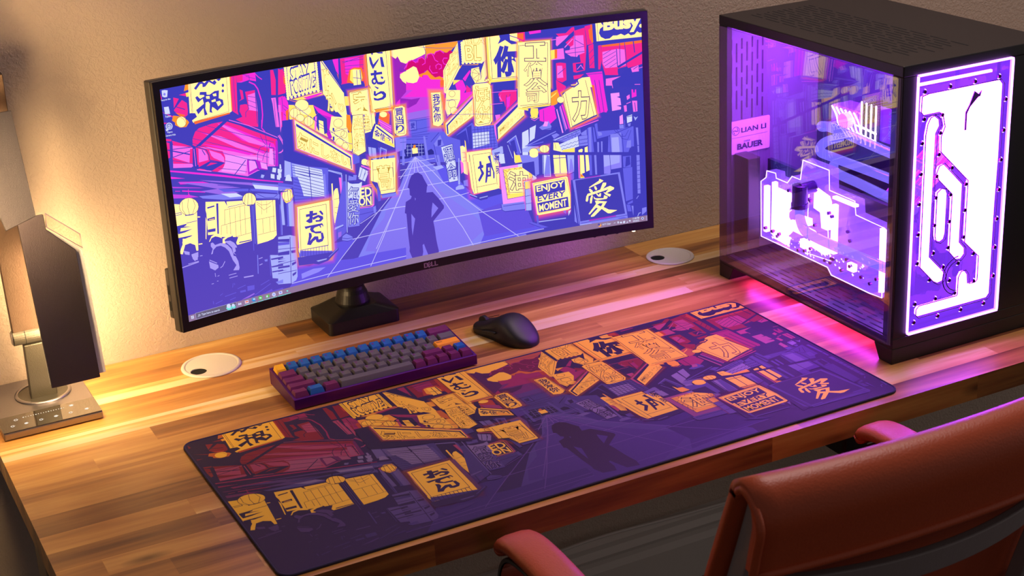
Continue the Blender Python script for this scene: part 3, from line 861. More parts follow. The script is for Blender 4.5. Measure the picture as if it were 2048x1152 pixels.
E I0 1111 392 1107 402 1098 410 1086 414 1072 414 1059 409 1048 401 1041 391 1040 380 1044 371 1052 363 1065 359 1078 359 1092 364 1102 371 1109 381
L I 0.6 1032 310 1025 378
L I 0.6 1058 314 1055 383
L I 0.6 1137 387 1130 451
L I 0.6 1162 392 1155 456
P Y 1331 415 1453 444 1455 577 1474 704 1383 669 1328 593 1305 514
E Y 1420 481 1416 493 1407 502 1393 507 1378 507 1364 502 1352 493 1345 481 1343 469 1348 457 1357 448 1370 443 1385 443 1400 447 1411 456 1419 468
E I0 1420 481 1416 493 1407 502 1393 507 1378 507 1364 502 1352 493 1345 481 1343 469 1348 457 1357 448 1370 443 1385 443 1400 447 1411 456 1419 468
E Y 1426 553 1422 565 1412 574 1398 579 1382 579 1366 573 1354 564 1346 552 1344 539 1348 527 1358 518 1372 513 1388 514 1404 519 1416 528 1424 540
E I0 1426 553 1422 565 1412 574 1398 579 1382 579 1366 573 1354 564 1346 552 1344 539 1348 527 1358 518 1372 513 1388 514 1404 519 1416 528 1424 540
E Y 1411 626 1407 637 1399 646 1387 651 1374 651 1362 646 1352 638 1345 627 1344 615 1348 604 1356 595 1367 590 1380 590 1393 595 1403 603 1410 614
E I0 1411 626 1407 637 1399 646 1387 651 1374 651 1362 646 1352 638 1345 627 1344 615 1348 604 1356 595 1367 590 1380 590 1393 595 1403 603 1410 614
E Y 1447 661 1444 671 1437 680 1428 684 1418 685 1408 681 1401 673 1396 663 1395 652 1398 642 1405 634 1414 629 1424 629 1433 632 1441 640 1446 650
E I0 1447 661 1444 671 1437 680 1428 684 1418 685 1408 681 1401 673 1396 663 1395 652 1398 642 1405 634 1414 629 1424 629 1433 632 1441 640 1446 650
E I0 1445 571 1442 581 1436 589 1427 594 1417 594 1407 590 1399 583 1395 573 1394 562 1397 551 1403 543 1412 539 1422 538 1432 542 1440 549 1444 559
P O 1455 421 1485 431 1495 546 1472 566 1446 514
P Z 1452 557 1493 564 1481 686 1454 696
L N 0.9 1035 283 1143 379 1439 631 1642 719
L N 0.8 1292 535 1450 524
P N 1332 500 1345 504 1345 530 1330 523
P N 1326 564 1341 569 1338 599 1325 593
P N 927 380 1024 385 1026 601 1470 852 1465 900 1265 795 983 705 905 667
G O 8 1024 387 1476 733 1470 852 1020 604
P K 1022 384 1477 731 1473 852 1020 604
P Y 1029 393 1471 737 1465 846 1026 601
P N 1036 417 1462 745 1461 836 1451 832 1451 752 1038 440
P Y 1036 442 1451 752 1454 830 1037 593
TO IY 気にしない _ 1046 483 1453 753 1449 824 1036 603
L K 1.2 1112 668 1171 697 1260 742
L I 0.7 1029 429 1031 597
P OR 1688 453 1785 430 1817 478 1806 549 1712 538
P Z 1453 285 1494 291 1487 360 1451 355
G O 8 1492 258 1675 258 1668 437 1503 411
P Y 1497 261 1660 253 1679 263 1689 440 1495 410
P Y 1498 357 1689 387 1687 577 1596 586 1605 445 1501 433
L O 0.8 1497 263 1659 255 1679 439
L I 0.8 1507 270 1653 261 1653 435
L I 0.8 1658 382 1661 568 1598 567
TO IY 家 _ 1527 273 1646 281 1643 423 1525 404
TO IY 圭 _ 1594 448 1641 451 1641 556 1589 552
P Y 1506 434 1594 443 1591 724 1522 748 1478 714 1487 544
L I 0.9 1506 436 1589 442 1588 724 1523 746 1481 710 1487 544 1506 436
TO IY 水電修理 V 1515 450 1582 456 1578 722 1494 717
P N 1621 600 1659 597 1666 631 1624 629
G O 10 1661 -4 1858 0 1852 446 1669 431
P Y 1661 -4 1858 0 1847 440 1841 449 1679 439 1684 273 1662 223
L I 0.8 1663 -1 1661 241
L I 0.8 1824 0 1828 418 1686 420
L Z 0.9 1840 0 1838 429
P N 1684 21 1699 32 1706 65 1712 85 1763 43 1756 63 1706 121 1687 77 1682 43
P N 1771 38 1792 40 1803 117 1777 113 1774 89
P N 1683 146 1779 148 1780 167 1684 165
P N 1713 127 1736 134 1724 194 1707 192
P N 1685 203 1697 186 1718 184 1731 205 1722 232 1703 236 1688 224
P Y 1698 207 1706 199 1718 203 1718 216 1707 222
P N 1725 166 1735 205 1741 220 1783 224 1800 210 1794 237 1765 246 1729 235 1719 203
P N 1766 181 1787 189 1782 205 1764 196
P N 1702 247 1717 251 1743 265 1731 274
P N 1699 280 1715 287 1712 306 1755 291 1781 297 1798 318 1795 342 1770 357 1728 360 1695 352 1691 331 1724 344 1762 339 1773 324 1759 310 1732 313 1710 324 1693 313
P N 1699 -1 1708 17 1720 2
P N 1741 0 1798 2 1797 15 1761 10
P ZR 1691 421 1843 425 1847 440 1699 441
P N 1699 450 1731 446 1712 529 1688 511
E Y 1791 474 1788 482 1781 488 1770 491 1758 491 1746 487 1737 481 1731 473 1729 465 1732 457 1739 451 1750 448 1762 448 1774 452 1784 458 1790 466
P K 1716 494 1820 565 1815 622 1731 556
L V 1 1725 507 1819 575
L V 1 1723 526 1818 594
L V 1 1732 546 1816 613
P N 1681 524 1834 649 1831 736 1791 715 1607 636 1594 667 1673 719 1694 723
P Y 1691 535 1711 543 1834 649 1831 736 1655 634 1664 593
P N 1695 545 1822 662 1824 725 1817 721 1814 668 1691 559
T N 金信之 _ 1678 561 1811 665 1802 702 1671 627
P Z 1755 641 1833 717 1832 731 1751 684
G O 14 1848 431 1938 435 1940 642 1845 646
P Y 1864 431 1927 431 1939 445 1940 638 1919 653 1861 646 1842 622 1843 454
P Y 1897 429 1923 428 1943 445 1946 600 1936 647 1920 654 1872 655
L I 0.8 1858 442 1924 445 1925 640 1856 634 1858 442
TV N 買当り _ 1863 442 1926 443 1920 634 1857 629
P B3 1612 694 1674 714 1674 830 1612 757
P N 1554 747 1662 780 1656 791 1548 760
P B1 1477 724 1533 753 1528 800 1475 805
L N 1 1638 703 1637 771
P B1 1695 713 1768 735 1734 875 1708 802
L B3 1.4 1696 820 1716 717 1761 744 1743 828
P N 1720 737 1735 744 1725 796 1708 802
P B2 1775 775 1850 768 1859 848 1836 922 1811 963 1809 868 1768 847
L N 1 1787 816 1813 825 1804 858 1779 849
P B2b 1843 661 1938 666 1929 762 1838 776
P B2 1906 671 1917 673 1904 885 1883 881
L N 0.8 1880 671 1937 676
L N 0.8 1882 706 1934 709
P Z 1551 780 1634 799 1662 843 1619 850 1543 812
E Y 1596 807 1593 816 1587 822 1578 826 1568 826 1558 823 1550 816 1545 807 1544 798 1547 789 1553 782 1562 779 1572 779 1582 782 1590 789 1595 798
E Y 1645 825 1642 834 1635 841 1625 844 1614 844 1603 840 1594 833 1589 825 1587 815 1591 806 1597 800 1607 796 1618 796 1629 800 1638 807 1644 816
E I0 1645 825 1642 834 1635 841 1625 844 1614 844 1603 840 1594 833 1589 825 1587 815 1591 806 1597 800 1607 796 1618 796 1629 800 1638 807 1644 816
P Z 1685 818 1735 797 1735 856 1683 846
G O 14 1625 788 1826 793 1811 1080 1682 1081 1618 971
P Y 1618 859 1819 870 1816 964 1611 927
P K 1542 821 1617 864 1616 873 1536 830
P Y 1624 797 1830 814 1809 1075 1801 1078 1683 1073 1665 980 1609 955
L I 0.8 1632 876 1802 887 1801 961
L I 0.8 1638 814 1629 963
L I 0.8 1806 844 1800 1053 1686 1047
TO IY 菖 _ 1671 854 1777 863 1768 964 1673 952
TO IY 司 _ 1689 950 1778 971 1761 1041 1693 1029
L I 0.8 1671 971 1683 1071
P B2 1688 1077 1811 1080 1815 1095 1809 1109 1691 1107
L N 1 1688 1082 1811 1082
P B1 1653 997 1683 1071 1678 1124 1657 1125
P N 2435 -4 2471 1 2485 185 2447 189 2440 73
P ZR 2447 189 2595 201 2578 216 2413 214
P Y 2291 212 2428 14 2431 187 2435 207 2304 392 2283 379
L I 0.8 2302 213 2421 37 2425 196 2305 373 2302 213
TO IY 居酒屋 V 2348 100 2424 71 2413 214 2302 343
P OR 2259 280 2291 284 2286 341 2255 337
P N 2452 190 2627 213 2533 259 2514 300 2428 298 2386 287
P M 2450 296 2513 237 2523 248 2470 318
P M 2383 330 2428 303 2449 306 2476 377 2429 435 2408 432
P R 2478 348 2513 382 2508 446 2466 440
P Y 2471 3 2662 2 2656 178 2617 197 2475 174 2468 125
TO IY BL _ 2489 51 2621 62 2613 172 2492 157
TO IY BLA _ 2493 -9 2662 2 2659 53 2495 37
PD YL 9 2462 23 2462 172
PD YL 6 2461 174 2618 187
L I 0.8 2652 4 2661 101
P Y 2607 268 2651 172 2658 295 2623 348 2607 346
P Y 2529 229 2594 223 2607 337 2553 344 2521 276
E I0 2616 284 2612 302 2602 317 2587 325 2571 327 2555 321 2542 309 2533 292 2532 273 2536 255 2546 241 2561 232 2577 231 2593 236 2606 249 2614 265
L I 0.7 2595 277 2550 232
L I 0.7 2595 277 2533 259
L I 0.7 2595 277 2540 308
L I 0.7 2595 277 2575 332
G O 12 2667 5 2961 6 2928 364 2670 360
P Z 2665 3 2705 3 2704 340 2913 347 2917 367 2670 364
P Y 2684 3 2950 3 2924 344 2704 340 2685 298
L I 0.9 2700 2 2702 330 2919 338
L I 0.9 2667 5 2665 354
T N 你 B 2736 91 2928 109 2914 323 2727 313
P N 2780 0 2870 1 2872 49 2930 71 2929 85 2881 84 2830 44 2765 68 2788 30
P OR 2961 1 2998 3 2995 64 2962 65
L N 1.4 2864 12 2989 63
P N 2686 357 2917 367 2909 501 2679 470
P N 2683 415 2912 446 2905 564 2692 683 2685 613
P R 2745 453 2784 429 2902 444 2902 519 2806 595 2789 518 2757 519
P K 2748 483 2771 457 2759 475 2778 522
L N 1.2 2814 472 2801 579
L N 1.2 2846 467 2829 573
P M 2812 492 2845 486 2835 564 2812 576
P K 2707 616 2750 617 2749 642 2714 667
P M 2399 405 2533 405 2526 423 2380 515
P OR 2271 407 2311 437 2305 509 2273 514
P R 2256 385 2292 400 2277 456 2252 443
P Y 2306 363 2422 380 2417 452 2380 515 2301 567 2284 506
E Y 2378 402 2375 411 2369 418 2360 422 2349 423 2340 419 2331 413 2326 404 2325 395 2328 386 2334 379 2343 375 2353 375 2363 378 2371 384 2376 393
E I0 2378 402 2375 411 2369 418 2360 422 2349 423 2340 419 2331 413 2326 404 2325 395 2328 386 2334 379 2343 375 2353 375 2363 378 2371 384 2376 393
E Y 2377 480 2374 493 2366 503 2355 509 2343 509 2331 505 2321 496 2315 484 2314 471 2317 459 2325 449 2336 443 2348 442 2360 446 2370 455 2376 467
E I0 2377 480 2374 493 2366 503 2355 509 2343 509 2331 505 2321 496 2315 484 2314 471 2317 459 2325 449 2336 443 2348 442 2360 446 2370 455 2376 467
E Y 2389 536 2386 546 2378 555 2368 560 2355 560 2343 556 2333 548 2327 538 2326 526 2329 516 2336 507 2347 503 2360 502 2372 506 2381 514 2388 524
E I0 2389 536 2386 546 2378 555 2368 560 2355 560 2343 556 2333 548 2327 538 2326 526 2329 516 2336 507 2347 503 2360 502 2372 506 2381 514 2388 524
P Z 2370 295 2428 303 2367 333
G O 18 2173 364 2257 376 2259 629 2174 616
P Y 2173 366 2257 373 2266 601 2237 626 2215 632 2174 616
L I 0.8 2180 374 2170 601
L I 0.8 2254 375 2260 609
TV N 我爱你 _ 2187 380 2246 384 2240 597 2181 597
G O 10 2278 617 2528 433 2525 590 2281 721
P K 2278 617 2528 431 2531 463 2285 633
P Y 2278 622 2527 453 2522 594 2281 718
P N 2285 633 2527 448 2526 462 2298 640 2299 704 2287 707
P Y 2301 643 2526 465 2520 582 2302 699
TO IY 手打ち麺処 _ 2311 642 2520 506 2515 574 2313 696
G O 8 2535 380 2684 391 2675 681 2535 685
P Y 2531 360 2553 349 2660 356 2680 376 2682 470 2530 449
P Y 2534 385 2683 405 2680 652 2659 683 2551 687 2530 670
L I 0.9 2547 397 2537 656 2557 673 2649 672 2667 650 2672 414
TO IY ごはん処 V 2560 321 2678 326 2655 668 2547 657
L K 1 2670 527 2777 532
L K 1 2687 435 2907 450
L N 0.8 2300 440 2427 453 2300 445
L N 0.8 2291 555 2510 580 2740 613
G O 10 2691 693 2906 554 2956 661 2699 824
P K 2691 688 2906 544 2905 574 2717 702 2713 816 2693 828
P N 2707 695 2906 556 2904 579 2722 713 2721 807 2710 811
P Y 2722 717 2904 579 2960 591 2957 651 2721 812
TO IY 蕎麦うどん _ 2738 725 2951 605 2949 650 2734 779
P B1 2364 724 2449 677 2505 646 2524 679 2680 701 2714 841 2711 876 2488 877 2440 864
P N 2364 728 2447 697 2462 788 2478 875 2440 874 2433 814 2390 817 2370 794
P N 2454 678 2498 665 2494 873 2473 869
P B1 2502 680 2691 693 2702 855 2494 873
P W 2504 730 2645 736 2643 836 2501 849
L N 0.9 2524 679 2522 867
L N 0.9 2551 683 2549 871
L N 0.9 2578 686 2576 870
L N 0.9 2604 690 2603 872
L N 0.9 2631 694 2630 874
L N 0.9 2658 693 2657 873
L N 0.9 2685 697 2685 870
L N 0.9 2501 705 2690 713
L N 0.9 2499 729 2691 738
L N 0.9 2500 754 2692 763
L N 0.9 2501 779 2695 789
L N 0.9 2502 804 2699 814
L N 0.9 2500 829 2703 840
L N 0.9 2498 853 2704 860
P B1 2206 684 2260 678 2289 722 2393 768 2391 942 2167 906 2157 765
P B2 2168 762 2226 702 2252 785 2230 791 2177 783
P N 2202 738 2234 738 2225 781 2198 786
P B2 2166 850 2203 856 2213 937 2185 942
L N 1.2 2142 743 2217 681
L N 1 2167 767 2188 909
P B3 2142 940 2218 938 2238 961 2178 971
P W 2227 796 2325 787 2332 933 2247 919
P W 2246 863 2337 878 2353 1085 2274 1087
L N 1 2227 796 2325 787 2333 933
L N 1 2337 878 2353 1085 2274 1087 2246 863
TO N 運命 V 2244 813 2320 806 2355 1070 2273 1072
P B3 2367 907 2375 909 2367 1118 2351 1115
P B3 2328 1136 2356 1121 2389 1127 2403 1149 2397 1158 2326 1156
P N 2374 1034 2442 1065 2458 1148 2415 1141 2371 1068
P B2 2397 1093 2435 1089 2436 1145 2399 1133
G O 6 2445 875 2651 882 2657 1034 2450 1026
P Y 2390 817 2412 815 2432 833 2434 949 2391 942
P Y 2395 887 2438 894 2453 996 2438 1054 2406 1034
L I 0.7 2400 868 2429 873
L I 0.7 2405 909 2437 909
L I 0.7 2402 938 2435 938
P Z 2431 773 2438 784 2450 952 2434 949
P K 2382 925 2407 954 2407 1019 2384 1035
G OV 16 2449 896 2675 931 2707 1200 2470 1211
P Y 2440 874 2651 882 2655 984 2440 950
P Y 2444 895 2664 929 2696 1035 2706 1210 2690 1207 2481 1213 2463 1159
L I 0.8 2492 902 2644 906 2644 983
L I 0.8 2461 883 2461 954
L I 0.8 2465 898 2487 1209
L I 0.8 2492 902 2514 1213
L I 0.8 2506 1164 2682 1160
P N 2528 1008 2545 996 2545 961 2561 961 2565 992 2578 996 2577 1016 2560 1021 2579 1057 2579 1067 2536 1126 2524 1109 2557 1059 2544 1019 2530 1021
P N 2603 990 2639 986 2620 933 2643 928 2650 982 2658 1029 2671 1072 2668 1117 2657 1118 2658 1060 2642 1022 2639 1097 2609 1097 2598 1141 2584 1141 2595 1070
P Y 2617 1023 2631 1022 2629 1050 2618 1051
P Y 2614 1063 2628 1062 2627 1080 2616 1081
P B3 2656 893 2744 871 2751 938 2725 995 2671 987
P Y 2675 931 2708 936 2712 1038 2707 1189 2681 1170 2683 1058
T N 爱 _ 2676 911 2731 914 2727 979 2683 978
T N 你 _ 2675 931 2718 938 2714 1003 2681 1003
T N 我 _ 2686 1018 2718 1028 2714 1089 2689 1085
L I 0.8 2686 1018 2687 1171
P W 2719 928 2762 934 2763 1001 2720 994
P W 2718 943 2762 944 2768 1011 2725 1009
P N 2485 1224 2701 1204 2722 1222 2720 1253 2598 1263 2597 1273 2537 1276 2447 1227 2438 1196 2491 1230
L B3 1.6 2443 1209 2506 1243
L B3 1.6 2527 1256 2599 1251
P B3 2734 869 2755 873 2757 928 2736 925
P W 2929 797 2984 775 2969 1032 2921 1025
P W 2931 788 2986 770 2985 876 2923 918
P W 2998 762 3053 744 3036 848 2991 872
P B1 2801 839 2874 800 2903 955 2891 974
L B3 1.6 2795 848 2874 805 2909 951
L B3 1.2 2799 869 2836 981
P N 2822 847 2861 833 2877 931 2848 967
P Y 2850 922 2864 965 2912 987 2915 1024 2850 1014
P Z 2854 958 2919 968 2915 1023 2855 1024
P B2 2924 969 2972 976 2969 1021 2921 1019
P K2 2712 1033 2968 1036 2953 1291 2923 1358 2729 1357
P W 2877 1038 3026 1035 3034 1180 2989 1193 2903 1252
L N 1 2712 1035 2968 1036
L N 1 2916 1034 3020 1031 3037 1170
P Z 2746 1058 2967 1062 2953 1301 2772 1302
P Z 2915 1054 2994 1053 3002 1164 2973 1191 2900 1293
L N 0.9 2746 1058 2771 1305 2926 1302
L N 0.9 2915 1051 2994 1051 3001 1169
ZZ IN 2749 1061 2967 1067 2774 1088 2966 1084
ZZ IN 2745 1068 2772 1297 2774 1093 2796 1265
ZZ IN 2915 1049 2994 1053 2913 1074 2968 1077
ZZ IN 2994 1056 3001 1169 2968 1077 2976 1181
P Y 2779 1094 2808 1073 2965 1087 2955 1260 2906 1273 2796 1265 2787 1233
P Y 2913 1074 2963 1076 2970 1144 2967 1190 2903 1252
L I 0.9 2795 1102 2777 1129 2791 1254 2906 1268
TO I 油 _ 2796 1086 2954 1111 2951 1249 2798 1235
P B2 2714 1339 2923 1348 2925 1410 2727 1398 2712 1370
L N 1.2 2711 1339 2717 1386 2743 1403 2920 1415
L N 1 2729 1357 2917 1362
G OV 8 2918 1182 2984 1182 2986 1348 2930 1349
P K 2927 1189 2960 1184 2945 1429 2919 1425
P B3 2923 1183 2979 1181 2975 1429 2925 1426
P Z 2929 1189 2978 1186 2974 1253 2930 1251
L N 0.9 2929 1189 2925 1426 2969 1433
L N 0.9 2930 1251 2980 1248
L N 0.9 2927 1307 2980 1305
L N 0.9 2926 1369 2979 1370
G O 8 2936 76 3214 89 3200 459 2910 422
P Z 2933 100 2956 83 3024 87 2999 513 2914 502
P Y 2942 96 2956 86 3024 89 2999 513 2920 502
P Y 2936 76 3211 89 3200 459 2915 422
P Y 2918 368 3200 403 3189 602 2942 599 2905 584
P Z 2909 584 2994 606 2993 621 2909 594
P Z 2943 589 3190 592 3181 606 2942 601
L I 1 2942 96 2920 502
L I 0.9 2950 102 3191 108 3170 455
L I 0.9 3173 400 3171 584 2927 572
L I 0.9 3214 89 3200 459
L I 0.9 3203 404 3191 592 2943 589
TO I 工 _ 2994 93 3170 104 3162 245 2991 224
E IY2 3123 127 3121 134 3116 139 3108 141 3098 142 3089 139 3082 135 3077 129 3075 122 3077 116 3083 111 3091 108 3100 108 3109 110 3117 115 3122 121
E IY2 3152 229 3150 235 3145 239 3138 242 3130 242 3123 240 3116 236 3112 230 3111 224 3113 218 3117 214 3124 211 3132 211 3140 213 3146 217 3150 223
TO I 會 _ 3034 239 3141 247 3134 375 3032 367
TO I 亻 _ 2974 242 3033 249 3022 346 2984 346
E IY2 3160 292 3158 298 3155 302 3149 305 3143 305 3137 304 3132 299 3129 294 3128 288 3129 282 3133 277 3139 274 3145 274 3151 276 3156 280 3159 286
TO I 公 _ 2977 370 3166 384 3160 493 2977 469
TO I 司 _ 2987 475 3090 484 3080 562 2988 555
E IY2 3134 544 3132 550 3127 555 3121 557 3113 558 3105 555 3099 551 3094 545 3093 539 3095 533 3100 529 3107 526 3114 526 3122 528 3129 532 3133 538
P R 2936 -6 2999 1 3001 64 2989 78 2932 47
P OR 2935 8 2988 9 2985 62 2933 37
P M 3032 -5 3138 0 3137 22 3041 25
P R 3265 46 3350 50 3401 12 3422 9 3426 39 3513 24 3523 163 3503 350 3497 364 3476 357 3452 175 3377 157
P K 3266 70 3371 67 3359 86 3270 145 3260 133
P N 3421 38 3419 78 3291 157 3270 154 3382 64
P K 3419 78 3499 82 3501 166 3504 221 3449 234 3438 248 3384 237 3337 202 3338 187 3376 186 3382 162 3410 151
L K 2 3407 101 3334 162
L N 1 3425 54 3425 281
L N 1 3338 182 3506 171
L N 1 3337 211 3504 211
L N 1 3428 113 3501 161
P K 3215 168 3323 165 3329 250 3211 246
P Z 3212 170 3253 167 3249 236 3211 244
P OR 3247 167 3269 168 3265 238 3244 238
L K 1.4 3219 90 3348 89
P R 3253 276 3290 275 3338 286 3337 420 3298 435 3251 410
P K 3262 297 3305 302 3311 397 3257 395
L N 1.2 3264 366 3331 325
P R 3398 293 3490 294 3503 360 3426 371 3400 363
P N 3424 301 3489 303 3487 358 3427 361
L K 1.4 3433 347 3467 316 3487 348
P R 3513 14 3578 6 3577 159 3528 164 3521 74
P OR 3544 47 3572 30 3577 149 3552 117
P R 3538 170 3582 160 3584 354 3541 349
L N 0.9 3541 235 3580 199
L N 0.9 3544 285 3584 249
L N 0.9 3542 335 3581 299
P R 3622 179 3646 177 3652 287 3632 370 3616 368
P R 3649 182 3857 180 4003 175 3995 416 3897 420 3866 371 3779 382 3787 433 3674 420 3651 327
P OR 3649 180 3857 177 4000 175 4000 195 3856 200 3656 193
P K 3657 233 3785 222 3849 234 3855 360 3779 377 3676 365 3656 328
L N 0.9 3659 258 3731 226
L N 0.9 3658 288 3773 241
L N 0.9 3662 323 3772 270
L N 0.9 3671 349 3771 300
L N 0.9 3714 364 3781 332
L N 1.6 3779 221 3784 377
L N 1.2 3808 179 3807 345
L N 1.2 3851 179 3865 386
L N 2 3927 177 3935 268
P N 3779 362 4000 265 3999 285 3790 378
P R 3682 366 3785 367 3783 412 3685 406
P N 3871 387 4002 366 3996 554 3795 531 3793 444
P K 3898 390 3964 372 3967 423 3908 424
L N 1.2 3919 402 3958 381
L K 1.2 3968 398 4001 391
P M 3507 386 3648 387 3652 418 3659 515 3551 502 3538 424
L N 1 3517 397 3647 402
P M 3553 446 3650 458 3684 705 3672 724 3645 716 3590 729
P OR 3551 486 3573 489 3592 679 3581 672
L N 1.2 3580 449 3617 722
L N 1.2 3618 454 3651 716
P K 3678 451 3809 446 3732 472 3730 512 3676 506
L K 1.2 3926 525 3975 530
L K 1.2 3726 477 3735 533
P K 3677 476 3721 471 3681 507
P R 3398 393 3490 391 3451 419 3402 423
P OR 3562 5 3583 7 3582 150 3566 148
P N 3578 1 3611 0 3615 154 4004 150 4003 170 3582 165
P Y 3606 -1 3998 2 4007 148 3611 144
L I 0.8 3621 1 3627 142
P N 3649 -6 3674 30 3644 48 3634 81 3649 113 3686 134 3724 133 3754 113 3789 116 3822 106 3853 123 3886 110 3907 128 3940 123 3963 101 3983 115 4010 113 4014 1 3649 -6
T YL Busy. B 3684 -27 4012 -24 4008 98 3680 89
P R 3246 409 3329 469 3329 479 3294 525 3250 534
P ZR 3197 503 3252 485 3271 542 3246 599 3191 617
P Z 3195 537 3246 504 3240 518 3195 547
P M 3087 628 3213 605 3233 648 3241 709 3178 752 3088 714
L N 1 3125 633 3124 754
P B2 3079 768 3163 724 3188 773 3181 797 3105 792
P K2 3112 763 3131 725 3163 734 3150 768
L N 1.2 3077 798 3237 780
P N 3222 641 3262 611 3301 606 3362 807 3323 817 3277 846 3252 802
P K2 3236 643 3244 639 3289 838 3278 841
P V2 3261 631 3272 623 3312 820 3306 830
P M 3281 614 3295 610 3350 810 3337 813
P K 3267 622 3275 618 3326 812 3315 816
G O 10 3294 520 3510 441 3589 739 3362 807
P Y 3440 428 3473 417 3538 419 3556 503 3399 484
P Y 3322 513 3394 482 3438 462 3504 440 3526 443 3584 729 3367 800 3351 805 3293 540
L I 0.9 3321 518 3367 797
L I 0.9 3499 440 3562 736 3367 797
L I 0.8 3299 531 3351 805
TO I 力 B 3376 520 3527 534 3512 745 3381 753
E Y 3310 575 3307 584 3300 592 3289 596 3277 597 3264 593 3254 586 3247 577 3245 566 3248 557 3256 549 3267 545 3279 545 3292 548 3302 555 3308 564
E I0 3310 575 3307 584 3300 592 3289 596 3277 597 3264 593 3254 586 3247 577 3245 566 3248 557 3256 549 3267 545 3279 545 3292 548 3302 555 3308 564
L N 2.4 3362 468 3399 483 3438 462 3429 431
L Z 1.4 3373 465 3416 465
P OV 3361 812 3583 749 3588 760 3366 823
L K 1.6 3394 821 3599 776
P Z 3018 604 3077 612 3080 648 3067 686 3019 679 3010 638
L Z 1.2 3008 673 3040 692 3073 682
L K 1 3013 689 3044 708 3084 688
P K2 3714 574 3790 575 3792 606 3767 608 3797 622 3803 679 3762 679 3802 694 3799 714 3722 718
P K 3852 613 3879 601 3881 632 3856 644
P M 3897 562 3911 564 3913 590 3923 591 3927 566 3938 567 3939 623 3897 631
L K 1.4 3849 674 3888 663
P K 3824 687 3849 684 3852 736 3830 739
P K 3899 655 3943 660 3943 747 3907 748
L N 1.4 3921 672 3929 745
P K2 3785 769 3813 757 3816 834 3783 835
P B2 3780 840 3818 840 3820 871 3782 871
P W 3848 777 3895 767 3893 823 3849 833
L N 1.2 3851 782 3895 777
P B2 3854 839 3882 837 3875 862 3859 860
P B3 3908 784 3927 797 3947 789 3921 822
L B1 1.6 3828 805 3828 888
P B1 3567 803 3587 800 3592 868 3776 876 3886 864 3891 1030 3869 1033 3851 1073 3500 1026 3498 830 3558 822
P B2 3584 867 3622 882 3626 903 3593 909
P B2 3509 826 3531 824 3527 1030 3508 1028
P N 3536 830 3564 813 3581 928 3681 920 3670 1049 3549 1033
P B1 3547 826 3558 832 3574 958 3565 1035 3552 955
P N 3553 950 3630 950 3631 1044 3554 1034
P B2 3580 954 3596 956 3593 1039 3579 1037
P B2 3613 953 3627 955 3623 1043 3612 1042
L N 1.2 3592 929 3692 917 3886 864
P B2 3698 907 3791 904 3796 1066 3697 1053
P B3c 3707 934 3768 937 3774 1063 3708 1055
P B2b 3630 1069 3790 1090 3786 1194 3691 1197 3684 1233 3629 1225
P B3c 3630 1069 3773 1088 3771 1150 3632 1168
L N 1.2 3692 912 3697 1053
L N 1.2 3802 915 3807 1068
L N 1 3685 1076 3691 1218
L N 1.2 3790 1090 3789 1252
L N 1 3691 1202 3880 1202
P B1 3797 1201 3880 1202 3876 1471 3814 1483
P B1 3800 1102 3872 1106 3869 1200 3802 1196
P N 3828 1111 3861 1110 3864 1178 3819 1193
L N 0.9 3732 875 3780 923 3800 956 3849 968 3880 894
L N 0.9 3754 873 3790 934 3828 939 3858 891
P B2 3844 978 3877 977 3874 1039 3833 1033
P B1 3886 864 3903 866 3902 1032 3886 1030
P B2 3924 879 3943 881 3947 1027 3933 1025
P B2 3933 1031 3947 1032 3947 1086 3934 1084
P B2 3922 1107 3949 1111 3947 1435 3922 1432
L N 1 3923 1160 3951 1158
L N 1 3924 1197 3949 1195
L N 1 3923 1239 3948 1237
L N 1 3924 1273 3949 1274
L N 1 3923 1307 3948 1305
L N 1 3922 1342 3947 1342
L N 1 3923 1397 3948 1395
L B2 1.6 3929 1451 3909 1475
P B1 3824 1501 3875 1481 3875 1502 3835 1513
P B1 3818 1510 3852 1520 3861 1575 3827 1570
P B2 3862 1527 3879 1530 3876 1615
P B2 3956 1562 3996 1557 3995 1594 3954 1620
L B3 1.4 3915 1626 3927 1601 3944 1598
P N 2946 901 3091 841 3237 780 3256 843 3188 885 3088 896 2978 906
L B2 2 2957 902 3224 819
L B1 2 2979 901 3111 889
P B2 3184 844 3229 834 3255 853 3204 877
P B3 3193 885 3437 827 3437 837 3215 894
P B2 3220 894 3437 832 3441 863 3413 885 3307 917
ZZ N 3231 891 3420 835 3307 917 3418 881
L N 1.2 3220 894 3437 832
L N 0.8 3253 901 3430 857
P B2 3441 863 3492 839 3492 885 3446 882
P W 3235 932 3413 885 3420 968 3259 993
P W 2904 966 2920 968 2920 968
W N 3245 944 3417 916
W N 3249 970 3421 943
P B2 3421 886 3495 886 3497 968 3422 968
W N 3425 912 3494 911
W N 3426 943 3495 942
L N 1 3418 886 3422 968
L N 1.4 3270 994 3496 973
P B3 2923 918 2984 906 3065 918 3084 968 2921 944
P N 3270 994 3502 979 3500 1026
P N 2920 968 3520 1054 3513 1224 3314 1201 3311 1056 3182 1202 3045 1176 2914 1069
P B3 3072 991 3099 995 3096 1148 3069 1139
P W 3105 995 3176 1006 3172 1185 3100 1174
P B2 3132 999 3159 1013 3155 1177 3101 1169
P N 3159 1003 3181 1006 3183 1187 3161 1183
P B2 2898 965 3061 989 3058 1142 3024 1163 3020 1034 2916 1034
P N 3067 990 3094 994 3091 1147 3069 1144
P Y 3187 1007 3296 1023 3305 1174 3189 1162
P Z 3271 978 3381 973 3379 1010 3270 994
L N 1.3 3244 1015 3244 1165
L N 1.3 3185 1033 3300 1044
L N 1 3187 1007 3192 1157
P Z 3195 1168 3299 1175 3304 1194 3204 1190
P B3 3312 1025 3372 1034 3366 1172 3316 1180
P B2b 3338 1060 3349 1061 3362 1135 3366 1172 3322 1171
L N 1.2 3310 1185 3366 1172
